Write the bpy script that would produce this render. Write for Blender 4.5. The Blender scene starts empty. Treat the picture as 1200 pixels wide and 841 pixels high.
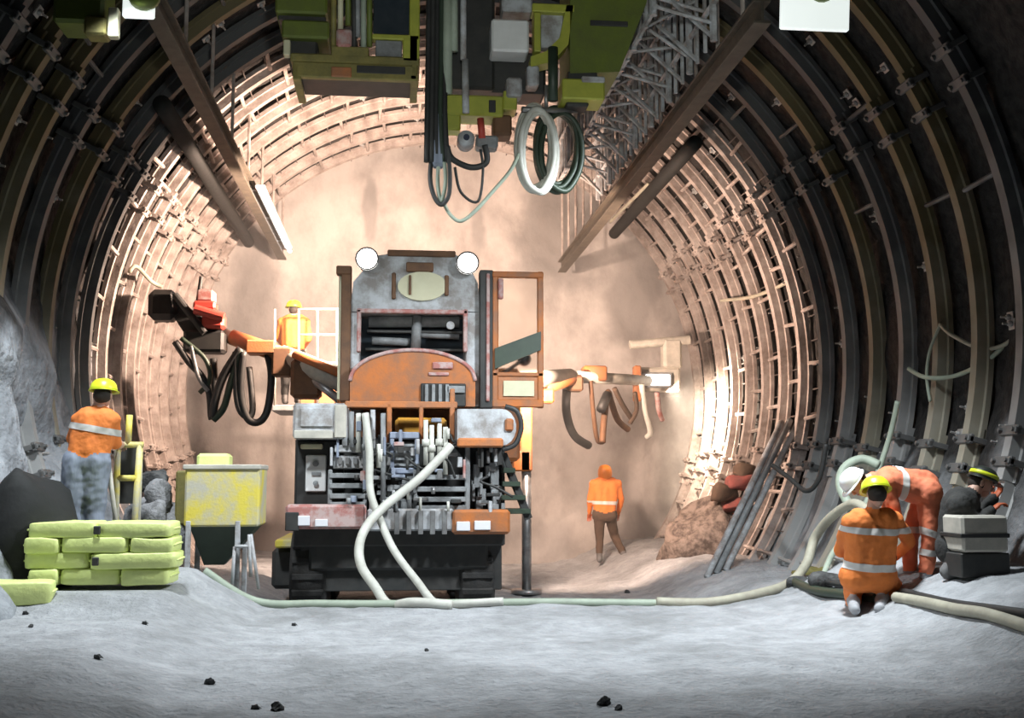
import bpy, bmesh, math, random
from mathutils import Vector, Matrix, Euler, noise
random.seed(7)
scene = bpy.context.scene
COL = scene.collection
R_ = math.radians

# ---------------------------------------------------------------- camera
F = 1300.0
CAM = Vector((0, 0, 1.25))
cd = bpy.data.cameras.new('camera'); cam = bpy.data.objects.new('camera', cd); COL.objects.link(cam)
cd.sensor_width = 36.0; cd.lens = F / 1200 * 36.0; cd.clip_end = 200
cam.location = CAM
cam.rotation_euler = Euler((R_(90 + 6.12), 0, R_(-5.9)), 'XYZ')
scene.camera = cam
CM = cam.rotation_euler.to_matrix()

# ---------------------------------------------------------------- world, light, exposure
world = bpy.data.worlds.new('tunnel_darkness'); scene.world = world; world.use_nodes = True
bg = world.node_tree.nodes['Background']
bg.inputs[0].default_value = (0.55, 0.68, 0.85, 1); bg.inputs[1].default_value = 0.03
scene.view_settings.view_transform = 'Standard'; scene.view_settings.look = 'None'
scene.view_settings.gamma = 1; scene.view_settings.use_curve_mapping = False
scene.view_settings.exposure = 0.0

def light(name, kind, loc, target, energy, color, **kw):
    d = bpy.data.lights.new(name, kind); d.energy = energy; d.color = color
    for k, v in kw.items(): setattr(d, k, v)
    o = bpy.data.objects.new(name, d); COL.objects.link(o); o.location = loc
    o.rotation_euler = (Vector(target) - Vector(loc)).to_track_quat('-Z', 'Y').to_euler()
    return o
# added fill spot out of view above the camera, brightening the overhead hoists
light('overhead_fill', 'SPOT', (0.2, 1.5, 2.6), (0.75, 10.4, 5.45), 900, (.95, 1, .95), spot_size=R_(42), spot_blend=0.6, shadow_soft_size=0.15)
COOL = (0.88, 0.95, 1.0); WARM = (1.0, 0.72, 0.56)
# floodlights hung from the crown, shining down on the near floor
light('flood_beam_right', 'SPOT', (3.35, 9.05, 4.85), (1.8, 10.8, 0), 1900, COOL, spot_size=R_(120), spot_blend=0.75, shadow_soft_size=0.25)
light('flood_beam_left', 'SPOT', (-2.3, 9.2, 5.25), (-1.0, 10.7, 0), 1300, COOL, spot_size=R_(118), spot_blend=0.75, shadow_soft_size=0.25)
# work lights on the front of the drilling rig, facing the rock face
light('rig_beam_left', 'SPOT', (-0.45, 15.4, 4.2), (-3.1, 19.6, 4.4), 3700, WARM, spot_size=R_(158), spot_blend=0.3, shadow_soft_size=0.12)
light('rig_beam_right', 'SPOT', (1.75, 15.35, 2.9), (3.6, 20, 3.2), 2300, WARM, spot_size=R_(158), spot_blend=0.3, shadow_soft_size=0.12)
light('rig_beam_top', 'SPOT', (0.3, 15.35, 4.0), (0.1, 22, 5.0), 620, WARM, spot_size=R_(150), spot_blend=0.4, shadow_soft_size=0.12)
# lamp on the right-hand boom, shining on the right wall
light('boom_beam', 'SPOT', (4.72, 19.0, 2.72), (6.5, 19.6, 2.3), 1500, (1, .8, .62), spot_size=R_(130), spot_blend=0.6, shadow_soft_size=0.08)

# ---------------------------------------------------------------- helpers
def P(px, py, Y):
    """pixel of the photograph -> the point that stands at distance Y down the tunnel"""
    d = CM @ Vector(((px - 600) / F, (420.5 - py) / F, -1))
    return CAM + d * (Y / d.y)
def smooth(a, b, t):
    t = max(0.0, min(1.0, (t - a) / (b - a))); return t * t * (3 - 2 * t)
def interp(x, pts):
    if x <= pts[0][0]: return pts[0][1]
    for (a, u), (b, v) in zip(pts, pts[1:]):
        if x <= b: return u + (v - u) * (x - a) / (b - a)
    return pts[-1][1]
AX, AZ, RAD = 0.92, 2.87, 4.9
def ground(x, y, rough=True):
    far = smooth(10.9, 12.4, y)
    z = -0.42 * far
    xr = x + .45 * far
    z += interp(xr, [(3.3, 0), (3.96, .11), (4.33, .3), (4.75, .46), (5.4, .52)])
    z += interp(-x, [(1.25, 0), (1.9, .27), (2.75, .29), (3.5, .34), (4.2, .6)]) * (1 - .45 * smooth(9.6, 9.0, y) if y < 9.75 else 1 + .5 * smooth(10.2, 10.5, y) * (1 - far))
    if rough:
        p = Vector((x, y, 0))
        z += .035 * noise.noise(p * .7) + .022 * noise.noise(p * 2.3) + .016 * noise.noise(p * 6) * (1 + .8 * far)
        z += .03 * smooth(8.3, 6.5, y) * abs(noise.noise(p * 4.1 + Vector((3, 1, 0))))
    # level pad of stone dust under the sacks
    w = smooth(-1.72, -1.98, x) * smooth(9.3, 9.62, y) * smooth(10.6, 10.3, y)
    return z + (.312 - z) * w if z < .312 else z
def G(px, py, up=0.0):
    """the point of the floor seen at a pixel of the photograph"""
    a, b = 3.0, 21.0; Y = a
    while Y < b:
        p = P(px, py, Y)
        if p.z < ground(p.x, Y, False): break
        Y += .05
    p = P(px, py, Y); return Vector((p.x, p.y, ground(p.x, p.y) + up))

def mat(name, col, rough=.7, metal=0.0, col2=None, amt=.5, scale=6.0, bump=.0, bscale=40.0, emit=None, estr=0, trans=0, stretch=None):
    m = bpy.data.materials.new(name); m.use_nodes = True
    nt = m.node_tree; b = nt.nodes['Principled BSDF']
    b.inputs['Roughness'].default_value = rough; b.inputs['Metallic'].default_value = metal
    if trans: b.inputs['Transmission Weight'].default_value = trans
    tc = nt.nodes.new('ShaderNodeTexCoord'); mp = nt.nodes.new('ShaderNodeMapping')
    nt.links.new(tc.outputs['Object'], mp.inputs[0])
    if stretch: mp.inputs['Scale'].default_value = stretch
    n = nt.nodes.new('ShaderNodeTexNoise'); n.inputs['Scale'].default_value = scale
    n.inputs['Detail'].default_value = 6; n.inputs['Roughness'].default_value = .65
    nt.links.new(mp.outputs[0], n.inputs['Vector'])
    rp = nt.nodes.new('ShaderNodeValToRGB')
    c2 = col2 if col2 else tuple(c * .55 for c in col)
    rp.color_ramp.elements[0].position = .5 - .25 * (1.2 - amt); rp.color_ramp.elements[1].position = .5 + .25 * (1.2 - amt)
    lo = tuple(col[i] + (c2[i] - col[i]) * min(1, amt * 1.3) for i in range(3))
    rp.color_ramp.elements[0].color = (*lo, 1); rp.color_ramp.elements[1].color = (*col, 1)
    nt.links.new(n.outputs['Fac'], rp.inputs[0]); nt.links.new(rp.outputs[0], b.inputs['Base Color'])
    if bump:
        n2 = nt.nodes.new('ShaderNodeTexNoise'); n2.inputs['Scale'].default_value = bscale; n2.inputs['Detail'].default_value = 5
        nt.links.new(mp.outputs[0], n2.inputs['Vector'])
        bp = nt.nodes.new('ShaderNodeBump'); bp.inputs['Strength'].default_value = bump; bp.inputs['Distance'].default_value = .03
        nt.links.new(n2.outputs['Fac'], bp.inputs['Height']); nt.links.new(bp.outputs[0], b.inputs['Normal'])
    if emit:
        b.inputs['Emission Color'].default_value = (*emit, 1); b.inputs['Emission Strength'].default_value = estr
    return m

M = {}
M['ground'] = ground_mat = mat('crushed_stone_floor', (.40, .41, .425), .95, col2=(.27, .277, .285), amt=.6, scale=5.5, bump=1.0, bscale=22)
_nt = ground_mat.node_tree; _b = _nt.nodes['Principled BSDF']; _src = _b.inputs['Base Color'].links[0].from_socket
_n = _nt.nodes.new('ShaderNodeTexNoise'); _n.inputs['Scale'].default_value = .75; _n.inputs['Detail'].default_value = 9; _n.inputs['Roughness'].default_value = .72
_g = _nt.nodes.new('ShaderNodeNewGeometry'); _nt.links.new(_g.outputs['Position'], _n.inputs['Vector'])
_r = _nt.nodes.new('ShaderNodeMapRange'); _r.inputs['From Min'].default_value = .56; _r.inputs['From Max'].default_value = .36; _r.inputs['To Max'].default_value = .75
_nt.links.new(_n.outputs['Fac'], _r.inputs['Value'])
_x = _nt.nodes.new('ShaderNodeMix'); _x.data_type = 'RGBA'; _nt.links.new(_r.outputs[0], _x.inputs[0]); _nt.links.new(_src, _x.inputs[6]); _x.inputs[7].default_value = (.17, .175, .175, 1)
_nt.links.new(_x.outputs[2], _b.inputs['Base Color'])
M['arch'] = mat('dusty_arch_steel', (.47, .41, .375), .7, .05, col2=(.16, .12, .10), amt=.6, scale=3.5, bump=.3, bscale=25)
M['arch_rust'] = mat('ochre_stained_arch_steel', (.29, .265, .20), .7, .1, col2=(.15, .10, .04), amt=.8, scale=2.2, bump=.3, bscale=25)
M['railsteel'] = mat('brown_rail_steel', (.10, .082, .06), .7, .1, col2=(.05, .042, .034), amt=.6)
def arch_shaded_above(name, dust, steel):  # steel: darker upper tone holding the shade of the unlit crown
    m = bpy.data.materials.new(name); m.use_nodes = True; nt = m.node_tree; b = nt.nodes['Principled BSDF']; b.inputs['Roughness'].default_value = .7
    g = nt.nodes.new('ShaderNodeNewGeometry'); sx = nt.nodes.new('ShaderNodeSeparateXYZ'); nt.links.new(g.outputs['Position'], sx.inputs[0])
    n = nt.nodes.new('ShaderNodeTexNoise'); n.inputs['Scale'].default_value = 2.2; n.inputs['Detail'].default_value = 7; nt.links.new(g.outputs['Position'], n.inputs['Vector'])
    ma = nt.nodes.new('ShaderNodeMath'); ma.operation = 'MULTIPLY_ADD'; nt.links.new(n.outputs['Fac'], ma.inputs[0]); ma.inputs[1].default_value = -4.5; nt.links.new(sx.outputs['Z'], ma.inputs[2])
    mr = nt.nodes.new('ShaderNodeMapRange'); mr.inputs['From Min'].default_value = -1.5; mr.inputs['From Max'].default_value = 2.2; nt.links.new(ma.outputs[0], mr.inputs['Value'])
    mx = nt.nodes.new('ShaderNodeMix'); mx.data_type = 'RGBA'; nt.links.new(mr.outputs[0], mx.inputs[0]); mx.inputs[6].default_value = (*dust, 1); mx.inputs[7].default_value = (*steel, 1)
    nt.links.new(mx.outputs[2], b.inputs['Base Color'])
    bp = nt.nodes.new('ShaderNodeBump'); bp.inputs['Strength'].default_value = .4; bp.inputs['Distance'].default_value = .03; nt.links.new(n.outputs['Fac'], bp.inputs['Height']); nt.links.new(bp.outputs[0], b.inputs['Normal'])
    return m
# near arches: stone dust low down, shade of the unlit crown painted in above
M['arch_near_shaded'] = arch_shaded_above('near_arch_steel_shaded_above', (.36, .36, .35), (.085, .085, .085))
M['arch_near_shaded_rust'] = arch_shaded_above('ochre_arch_steel_shaded_above', (.34, .32, .26), (.13, .105, .05))
M['clamp'] = mat('clamp_steel', (.15, .15, .145), .6, .2, col2=(.1, .1, .1), amt=.6)
M['wire'] = mat('mesh_wire', (.16, .14, .13), .6, .2, col2=(.08, .06, .05))
M['bolt'] = mat('bolt_plate_steel', (.45, .45, .44), .5, .3, col2=(.2, .19, .18))
M['face'] = None
M['olive'] = mat('olive_green_paint', (.13, .17, .02), .55, col2=(.08, .09, .03), amt=.5, scale=4, bump=.1)
M['olive_dirty'] = mat('dirty_olive_paint', (.26, .22, .06), .6, col2=(.12, .11, .04), amt=.6, scale=5, bump=.15)
M['lime'] = mat('lime_green_paint', (.42, .43, .06), .45, col2=(.2, .24, .04), amt=.4)
M['yellow'] = mat('dusty_yellow_paint', (.66, .55, .08), .6, col2=(.46, .44, .36), amt=.85, scale=2.6, bump=.15)
M['black'] = mat('black_rubber', (.018, .018, .018), .55, col2=(.05, .05, .045), amt=.4)
M['tyre'] = mat('dusty_tyre_rubber', (.02, .02, .02), .85, col2=(.045, .04, .035), amt=.5, bump=.3)
M['dark'] = mat('dark_machine_steel', (.035, .037, .036), .6, .3, col2=(.07, .065, .06), amt=.5)
M['darkgreen'] = mat('dark_green_rubber', (.035, .055, .035), .5, col2=(.02, .03, .02))
M['grey'] = mat('grey_machine_paint', (.30, .315, .32), .55, .1, col2=(.12, .12, .12), amt=.6, scale=5, bump=.15)
M['palegrey'] = mat('pale_grey_paint', (.47, .49, .51), .6, col2=(.24, .22, .205), amt=.75, scale=5, bump=.1)
M['steel'] = mat('worn_steel', (.42, .42, .42), .4, .7, col2=(.2, .19, .18), amt=.6)
M['orange'] = mat('orange_machine_paint', (.48, .145, .03), .6, col2=(.25, .12, .065), amt=.7, scale=4, bump=.1)
M['orange_dirty'] = mat('dirty_orange_paint', (.50, .17, .05), .55, col2=(.24, .13, .08), amt=.6, scale=5, bump=.15)
M['rust'] = mat('rusty_brown_steel', (.20, .10, .05), .7, .2, col2=(.08, .05, .035))
M['pink'] = mat('pinkish_dusty_red_paint', (.46, .34, .32), .7, col2=(.38, .15, .13), amt=.9, scale=7)
M['white'] = mat('white_paint', (.80, .81, .80), .45, col2=(.6, .6, .58), amt=.4)
M['cream'] = mat('cream_plate', (.62, .60, .42), .5, col2=(.5, .46, .3), amt=.4)
M['red'] = mat('red_paint', (.55, .07, .05), .5, col2=(.35, .06, .04), amt=.4)
M['redcloth'] = mat('faded_red_cloth', (.24, .06, .05), .85, col2=(.10, .04, .035), amt=.6, bump=.4, bscale=9)
M['whitehose'] = mat('white_hose', (.60, .60, .54), .55, col2=(.38, .37, .32), amt=.5)
M['greenhose'] = mat('pale_green_hose', (.36, .42, .33), .6, col2=(.22, .25, .2), amt=.5)
M['beigehose'] = mat('beige_hose', (.42, .40, .31), .6, col2=(.25, .23, .18), amt=.5)
M['sack'] = mat('lime_green_plastic', (.74, .82, .30), .45, col2=(.60, .68, .26), amt=.5, scale=5, bump=.25, bscale=18)
M['beige'] = mat('beige_box', (.52, .49, .42), .7, col2=(.26, .25, .22), amt=.5)
M['rock'] = mat('grey_rock', (.33, .33, .34), .95, col2=(.14, .14, .14), amt=.7, scale=6, bump=.6)
M['darkrock'] = mat('dark_rock', (.11, .112, .11), .95, col2=(.03, .03, .03), amt=.7, scale=6, bump=.6)
M['brownrock'] = mat('brown_rubble', (.24, .19, .16), .95, col2=(.08, .06, .05), amt=.8, scale=7, bump=.8, bscale=12)
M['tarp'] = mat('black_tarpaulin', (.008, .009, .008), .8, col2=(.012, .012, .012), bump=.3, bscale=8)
M['glass'] = mat('dusty_glass', (.93, .91, .88), .08, trans=1.0, col2=(.85, .83, .8), amt=.3)
M['darkglass'] = mat('dark_cab_glass', (.03, .04, .05), .08, col2=(.05, .06, .07))
M['lamp'] = mat('lit_lamp_lens', (1, 1, 1), .3, emit=(1, .97, .92), estr=7)
M['lamp_soft'] = mat('lit_floodlight_lens', (1, 1, 1), .3, emit=(.9, .96, 1), estr=5)
M['diffuser'] = mat('lit_lamp_diffuser', (.9, .9, .9), .4, emit=(.92, 1, .96), estr=.85)
M['tube'] = mat('lit_fluorescent_tube', (1, 1, 1), .3, emit=(.95, .97, 1), estr=9)
M['boomlamp'] = mat('lit_boom_lamp', (1, 1, 1), .3, emit=(1, .95, .9), estr=9)
M['taillight'] = mat('tail_light_lens', (.75, .75, .78), .25, col2=(.6, .6, .65), amt=.3)
M['jacket'] = mat('orange_hi_vis_cloth', (.80, .22, .04), .8, col2=(.55, .15, .04), amt=.4, scale=9, bump=.25, bscale=20)
M['jacket_red'] = mat('faded_red_orange_hi_vis_cloth', (.74, .20, .09), .8, col2=(.55, .17, .10), amt=.5, scale=9, bump=.25, bscale=20)
M['reflect'] = mat('grey_reflective_tape', (.62, .60, .56), .35, col2=(.45, .43, .40), amt=.3)
M['navy'] = mat('navy_cloth', (.04, .045, .075), .85, bump=.2)
M['bluegrey'] = mat('blue_grey_work_trousers', (.28, .32, .40), .85, col2=(.15, .165, .21), amt=.5, scale=7, bump=.4, bscale=12, stretch=(1, 1, .25))
M['greycloth'] = mat('grey_dusty_cloth', (.33, .34, .36), .9, col2=(.2, .2, .21), amt=.5, bump=.3)
M['darkcloth'] = mat('black_work_cloth', (.022, .022, .022), .9, col2=(.045, .045, .04), amt=.5, bump=.3)
M['browncloth'] = mat('dark_brown_work_cloth', (.10, .06, .04), .9, col2=(.06, .045, .03), bump=.3)
M['skin'] = mat('skin', (.52, .32, .24), .55, col2=(.45, .25, .18), amt=.3)
M['boot'] = mat('dusty_boot_leather', (.10, .095, .09), .7, col2=(.2, .2, .2), amt=.5)
M['paleboot'] = mat('pale_dusty_rubber_boot', (.42, .43, .45), .7, col2=(.2, .2, .21), amt=.5)
M['hairdark'] = mat('dark_hair', (.03, .022, .016), .8)
M['helmet_lime'] = mat('lime_yellow_helmet', (.66, .74, .03), .35, amt=.2)
M['helmet_white'] = mat('white_helmet', (.82, .83, .82), .35, amt=.15)
M['helmet_orange'] = mat('orange_helmet', (.85, .26, .03), .4, amt=.2)
M['helmet_dark'] = mat('dark_helmet', (.03, .035, .03), .4, amt=.3)
M['glove'] = mat('orange_rubber_glove', (.55, .12, .04), .6)
M['eye'] = mat('eye', (.05, .04, .03), .2)
M['lip'] = mat('lips', (.38, .17, .14), .5)

class MB:
    """collects shapes and links them as ONE mesh object"""
    def __init__(s): s.bm = bmesh.new()
    def _add(s, vs, fs):
        v = [s.bm.verts.new(p) for p in vs]
        for f in fs:
            try: s.bm.faces.new([v[i] for i in f])
            except ValueError: pass
        return s
    def box(s, c, d, bev=.012, rot=None):
        x, y, z = d[0] / 2, d[1] / 2, d[2] / 2
        b = min(bev, x * .45, y * .45, z * .45)
        vs = []; idx = {}
        for sx in (-1, 1):
            for sy in (-1, 1):
                for sz in (-1, 1):
                    for a in range(3):
                        p = [sx * x, sy * y, sz * z]
                        for k in range(3):
                            if k != a: p[k] -= (sx, sy, sz)[k] * b
                        idx[(sx, sy, sz, a)] = len(vs); vs.append(Vector(p))
        fs = []
        for a in range(3):
            o = [k for k in range(3) if k != a]
            for sg in (-1, 1):
                q = []
                for u, w in ((-1, -1), (1, -1), (1, 1), (-1, 1)):
                    t = [0, 0, 0]; t[a] = sg; t[o[0]] = u; t[o[1]] = w; q.append(idx[(*t, a)])
                fs.append(q)
            for u in (-1, 1):
                for w in (-1, 1):
                    t1 = [0, 0, 0]; t1[o[0]] = u; t1[o[1]] = w; t2 = list(t1); t1[a] = -1; t2[a] = 1
                    fs.append([idx[(*t1, o[0])], idx[(*t2, o[0])], idx[(*t2, o[1])], idx[(*t1, o[1])]])
        for sx in (-1, 1):
            for sy in (-1, 1):
                for sz in (-1, 1): fs.append([idx[(sx, sy, sz, k)] for k in range(3)])
        m = rot.to_matrix() if rot else Matrix.Identity(3)
        return s._add([Vector(c) + m @ v for v in vs], fs)
    def pbox(s, x0, y0, x1, y1, Y, dep, bev=.012):
        a, b = P((x0 + x1) / 2, y1, Y), P((x0 + x1) / 2, y0, Y)
        l, r = P(x0, (y0 + y1) / 2, Y), P(x1, (y0 + y1) / 2, Y)
        return s.box(((l.x + r.x) / 2, Y + dep / 2, (a.z + b.z) / 2), (r.x - l.x, dep, b.z - a.z), bev)
    def cyl(s, a, b, r, r2=None, n=12, cap=True):
        a, b = Vector(a), Vector(b); r2 = r if r2 is None else r2
        q = (b - a).to_track_quat('Z', 'Y'); vs = []; fs = []
        for p, rr in ((a, r), (b, r2)):
            for k in range(n):
                t = 2 * math.pi * k / n; vs.append(p + q @ Vector((rr * math.cos(t), rr * math.sin(t), 0)))
        for k in range(n): fs.append([k, (k + 1) % n, n + (k + 1) % n, n + k])
        if cap: fs += [list(range(n))[::-1], list(range(n, 2 * n))]
        return s._add(vs, fs)
    def tube(s, pts, r, n=8, sub=6, closed=False):
        pts = [Vector(p) for p in pts]
        if len(pts) > 2 or closed:
            out = []; L = len(pts)
            for i in range(L if closed else L - 1):
                if closed: p0, p1, p2, p3 = pts[i - 1], pts[i], pts[(i + 1) % L], pts[(i + 2) % L]
                else: p0, p1, p2, p3 = pts[max(i - 1, 0)], pts[i], pts[i + 1], pts[min(i + 2, L - 1)]
                for k in range(sub):
                    t = k / sub
                    out.append(.5 * ((2 * p1) + (p2 - p0) * t + (2 * p0 - 5 * p1 + 4 * p2 - p3) * t * t + (3 * p1 - p0 - 3 * p2 + p3) * t ** 3))
            if not closed: out.append(pts[-1])
            pts = out
        L = len(pts); vs = []; fs = []; up = Vector((.13, .31, .94)); prev = None
        for i, p in enumerate(pts):
            d = (pts[(i + 1) % L] - pts[i - 1]) if closed else (pts[min(i + 1, L - 1)] - pts[max(i - 1, 0)])
            if d.length < 1e-6: d = Vector((0, 0, 1))
            d.normalize()
            u = (prev if prev else up); u = u - d * u.dot(d)
            if u.length < 1e-4: u = d.orthogonal()
            u.normalize(); prev = u; w = d.cross(u)
            rr = r(i / max(1, L - 1)) if callable(r) else r
            for k in range(n):
                t = 2 * math.pi * k / n; vs.append(p + (u * math.cos(t) + w * math.sin(t)) * rr)
        for i in range(L if closed else L - 1):
            j = (i + 1) % L
            for k in range(n): fs.append([i * n + k, i * n + (k + 1) % n, j * n + (k + 1) % n, j * n + k])
        if not closed: fs += [list(range(n))[::-1], [(L - 1) * n + k for k in range(n)]]
        return s._add(vs, fs)
    def lathe(s, prof, c=(0, 0, 0), n=20, axis='Z', q=None):
        vs = []; fs = []; L = len(prof)
        for r, z in prof:
            for k in range(n):
                t = 2 * math.pi * k / n; v = Vector((r * math.cos(t), r * math.sin(t), z))
                if axis == 'Y': v = Vector((v.x, v.z, v.y))
                if axis == 'X': v = Vector((v.z, v.x, v.y))
                if q: v = q @ v
                vs.append(Vector(c) + v)
        for i in range(L - 1):
            for k in range(n): fs.append([i * n + k, i * n + (k + 1) % n, (i + 1) * n + (k + 1) % n, (i + 1) * n + k])
        fs += [list(range(n))[::-1], [(L - 1) * n + k for k in range(n)]]
        return s._add(vs, fs)
    def prism(s, pts, dv):
        n = len(pts); dv = Vector(dv); vs = [Vector(p) for p in pts] + [Vector(p) + dv for p in pts]
        return s._add(vs, [list(range(n)), [n + k for k in range(n)][::-1]] + [[k, (k + 1) % n, n + (k + 1) % n, n + k] for k in range(n)])
    def ell(s, c, r, q=None, nu=14, nv=9, e=1.0):
        vs = []; fs = []
        sp = lambda t: math.copysign(abs(t) ** e, t)
        for j in range(nv + 1):
            ph = -math.pi / 2 + math.pi * j / nv
            for i in range(nu):
                th = 2 * math.pi * i / nu
                v = Vector((r[0] * sp(math.cos(ph)) * sp(math.cos(th)), r[1] * sp(math.cos(ph)) * sp(math.sin(th)), r[2] * sp(math.sin(ph))))
                vs.append(Vector(c) + (q @ v if q else v))
        for j in range(nv):
            for i in range(nu): fs.append([j * nu + i, j * nu + (i + 1) % nu, (j + 1) * nu + (i + 1) % nu, (j + 1) * nu + i])
        return s._add(vs, fs)
    def rough(s, amp, freq, seed=0):
        o = Vector((seed * 3.1, seed * 1.7, seed))
        for v in s.bm.verts: v.co += Vector((noise.noise(v.co * freq + o), noise.noise(v.co * freq + o + Vector((9, 0, 0))), noise.noise(v.co * freq + o + Vector((0, 9, 0))))) * amp
        return s
    def build(s, name, m, parent=None, loc=None, smooth_=False, kind=None):
        bmesh.ops.remove_doubles(s.bm, verts=s.bm.verts, dist=1e-5)
        bmesh.ops.recalc_face_normals(s.bm, faces=s.bm.faces)
        org = Vector((0, 0, 0))
        if parent is not None:
            p = parent
            while p is not None: org += p.location; p = p.parent
        elif loc is not None: org = Vector(loc)
        for v in s.bm.verts: v.co -= org
        me = bpy.data.meshes.new(name); s.bm.to_mesh(me); s.bm.free()
        me.materials.append(M[m] if isinstance(m, str) else m)
        if smooth_:
            for p in me.polygons: p.use_smooth = True
        o = bpy.data.objects.new(name, me); COL.objects.link(o)
        if parent is not None: o.parent = parent
        elif loc is not None: o.location = org
        if kind: o['kind'] = kind
        return o

def tag(o, label, cat, group=None):
    o['label'] = label; o['category'] = cat
    if group: o['group'] = group
    return o
def thing(name, label, cat, loc, group=None):
    o = bpy.data.objects.new(name, None); COL.objects.link(o); o.location = loc; o.empty_display_size = .2
    return tag(o, label, cat, group)
def one(mb, name, m, label, cat, loc=None, group=None, smooth_=True):
    if loc is None:
        n = len(mb.bm.verts); c = Vector((0, 0, 0))
        for v in mb.bm.verts: c += v.co
        c /= n; loc = (c.x, c.y, min(v.co.z for v in mb.bm.verts))
    return tag(mb.build(name, m, None, loc, smooth_), label, cat, group)
def copy_tree(o, parent=None):
    c = o.copy(); COL.objects.link(c)
    if parent is not None: c.parent = parent
    for ch in list(o.children): copy_tree(ch, c)
    return c
def px_pts(lst): return [P(*t) for t in lst]

# ---------------------------------------------------------------- setting: floor, lining, rock face
def grid_mesh(name, nx, ny, fn, m, kind='structure', flip=False):
    vs = [fn(i / nx, j / ny) for j in range(ny + 1) for i in range(nx + 1)]
    fs = [(j * (nx + 1) + i, j * (nx + 1) + i + 1, (j + 1) * (nx + 1) + i + 1, (j + 1) * (nx + 1) + i) for j in range(ny) for i in range(nx)]
    if flip: fs = [f[::-1] for f in fs]
    me = bpy.data.meshes.new(name); me.from_pydata([tuple(v) for v in vs], [], fs); me.materials.append(m)
    for p in me.polygons: p.use_smooth = True
    o = bpy.data.objects.new(name, me); COL.objects.link(o)
    if kind: o['kind'] = kind
    return o
def floor_fn(u, v):
    y = -3 + 9 * v / .25 if v < .25 else 6 + 16.0 * (v - .25) / .75
    zw = ground(0, y, False)
    x = -4.1 + 10.1 * u
    return Vector((x, y, ground(x, y)))
grid_mesh('floor', 150, 300, floor_fn, M['ground'])

def wall_material(name, dust_top, dust, dark):
    m = bpy.data.materials.new(name); m.use_nodes = True; nt = m.node_tree; b = nt.nodes['Principled BSDF']
    b.inputs['Roughness'].default_value = .95
    g = nt.nodes.new('ShaderNodeNewGeometry'); sx = nt.nodes.new('ShaderNodeSeparateXYZ'); nt.links.new(g.outputs['Position'], sx.inputs[0])
    def nz(sc, det=6):
        n = nt.nodes.new('ShaderNodeTexNoise'); n.inputs['Scale'].default_value = sc; n.inputs['Detail'].default_value = det
        nt.links.new(g.outputs['Position'], n.inputs['Vector']); return n
    def math_(op, a, c):
        q = nt.nodes.new('ShaderNodeMath'); q.operation = op
        for i, t in enumerate((a, c)):
            if isinstance(t, (int, float)): q.inputs[i].default_value = t
            else: nt.links.new(t, q.inputs[i])
        return q.outputs[0]
    n1 = nz(.9); n2 = nz(9)
    # shotcrete splashed over the lower wall, ragged upper edge
    h = math_('ADD', sx.outputs['Z'], math_('MULTIPLY', math_('SUBTRACT', n1.outputs['Fac'], .5), -5.0))
    mr = nt.nodes.new('ShaderNodeMapRange'); mr.inputs['From Min'].default_value = dust_top + .5; mr.inputs['From Max'].default_value = dust_top - .7
    nt.links.new(h, mr.inputs['Value'])
    rp = nt.nodes.new('ShaderNodeValToRGB'); rp.color_ramp.elements[0].position = .35; rp.color_ramp.elements[1].position = .75
    rp.color_ramp.elements[0].color = (*[c * .45 for c in dark], 1); rp.color_ramp.elements[1].color = (*[c * 1.6 for c in dark], 1)
    nt.links.new(n2.outputs['Fac'], rp.inputs[0])
    rp2 = nt.nodes.new('ShaderNodeValToRGB'); rp2.color_ramp.elements[0].position = .3; rp2.color_ramp.elements[1].position = .7
    rp2.color_ramp.elements[0].color = (*[c * .5 for c in dust], 1); rp2.color_ramp.elements[1].color = (*dust, 1)
    nt.links.new(nz(3).outputs['Fac'], rp2.inputs[0])
    mx = nt.nodes.new('ShaderNodeMix'); mx.data_type = 'RGBA'
    nt.links.new(mr.outputs[0], mx.inputs[0]); nt.links.new(rp.outputs[0], mx.inputs[6]); nt.links.new(rp2.outputs[0], mx.inputs[7])
    nt.links.new(mx.outputs[2], b.inputs['Base Color'])
    bp = nt.nodes.new('ShaderNodeBump'); bp.inputs['Strength'].default_value = .8; bp.inputs['Distance'].default_value = .08
    nt.links.new(nz(7).outputs['Fac'], bp.inputs['Height']); nt.links.new(bp.outputs[0], b.inputs['Normal'])
    return m
DARK = (.026, .023, .021)
M['wall_l'] = wall_material('left_lining_dark_with_shotcrete', 3.0, (.36, .38, .405), DARK)
M['wall_r'] = wall_material('right_lining_dark_with_shotcrete', 1.1, (.36, .37, .38), DARK)
M['wall_c'] = wall_material('crown_lining_dark', -20, (.3, .3, .3), DARK)
Y0, Y1 = -4.0, 22.2
def shell(name, a0, a1, n, m, lump):
    def fn(u, v):
        a = R_(a0 + (a1 - a0) * u); y = Y0 + (Y1 - Y0) * v
        d = Vector((math.cos(a), 0, math.sin(a)))
        p = Vector((AX + 5 * d.x, y, AZ + 5 * d.z))
        r = RAD + .20 + .07 * noise.noise(p * 1.3) + .04 * noise.noise(p * 4)
        r -= lump * max(0, noise.noise(p * .8 + Vector((4, 2, 1))) * .8 + noise.noise(p * 2.3) * .25 + .62) * smooth(3.9, 2.3, p.z) * smooth(15.5, 13.0, y)
        return Vector((AX + r * d.x, y, AZ + r * d.z))
    return grid_mesh(name, n, 170, fn, m, flip=True)
wall_l = shell('wall_left', 128, 232, 70, M['wall_l'], .50)
ceil_ = shell('ceiling', 52, 128, 50, M['wall_c'], 0)
wall_r = shell('wall_right', -52, 52, 70, M['wall_r'], .12)

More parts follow.
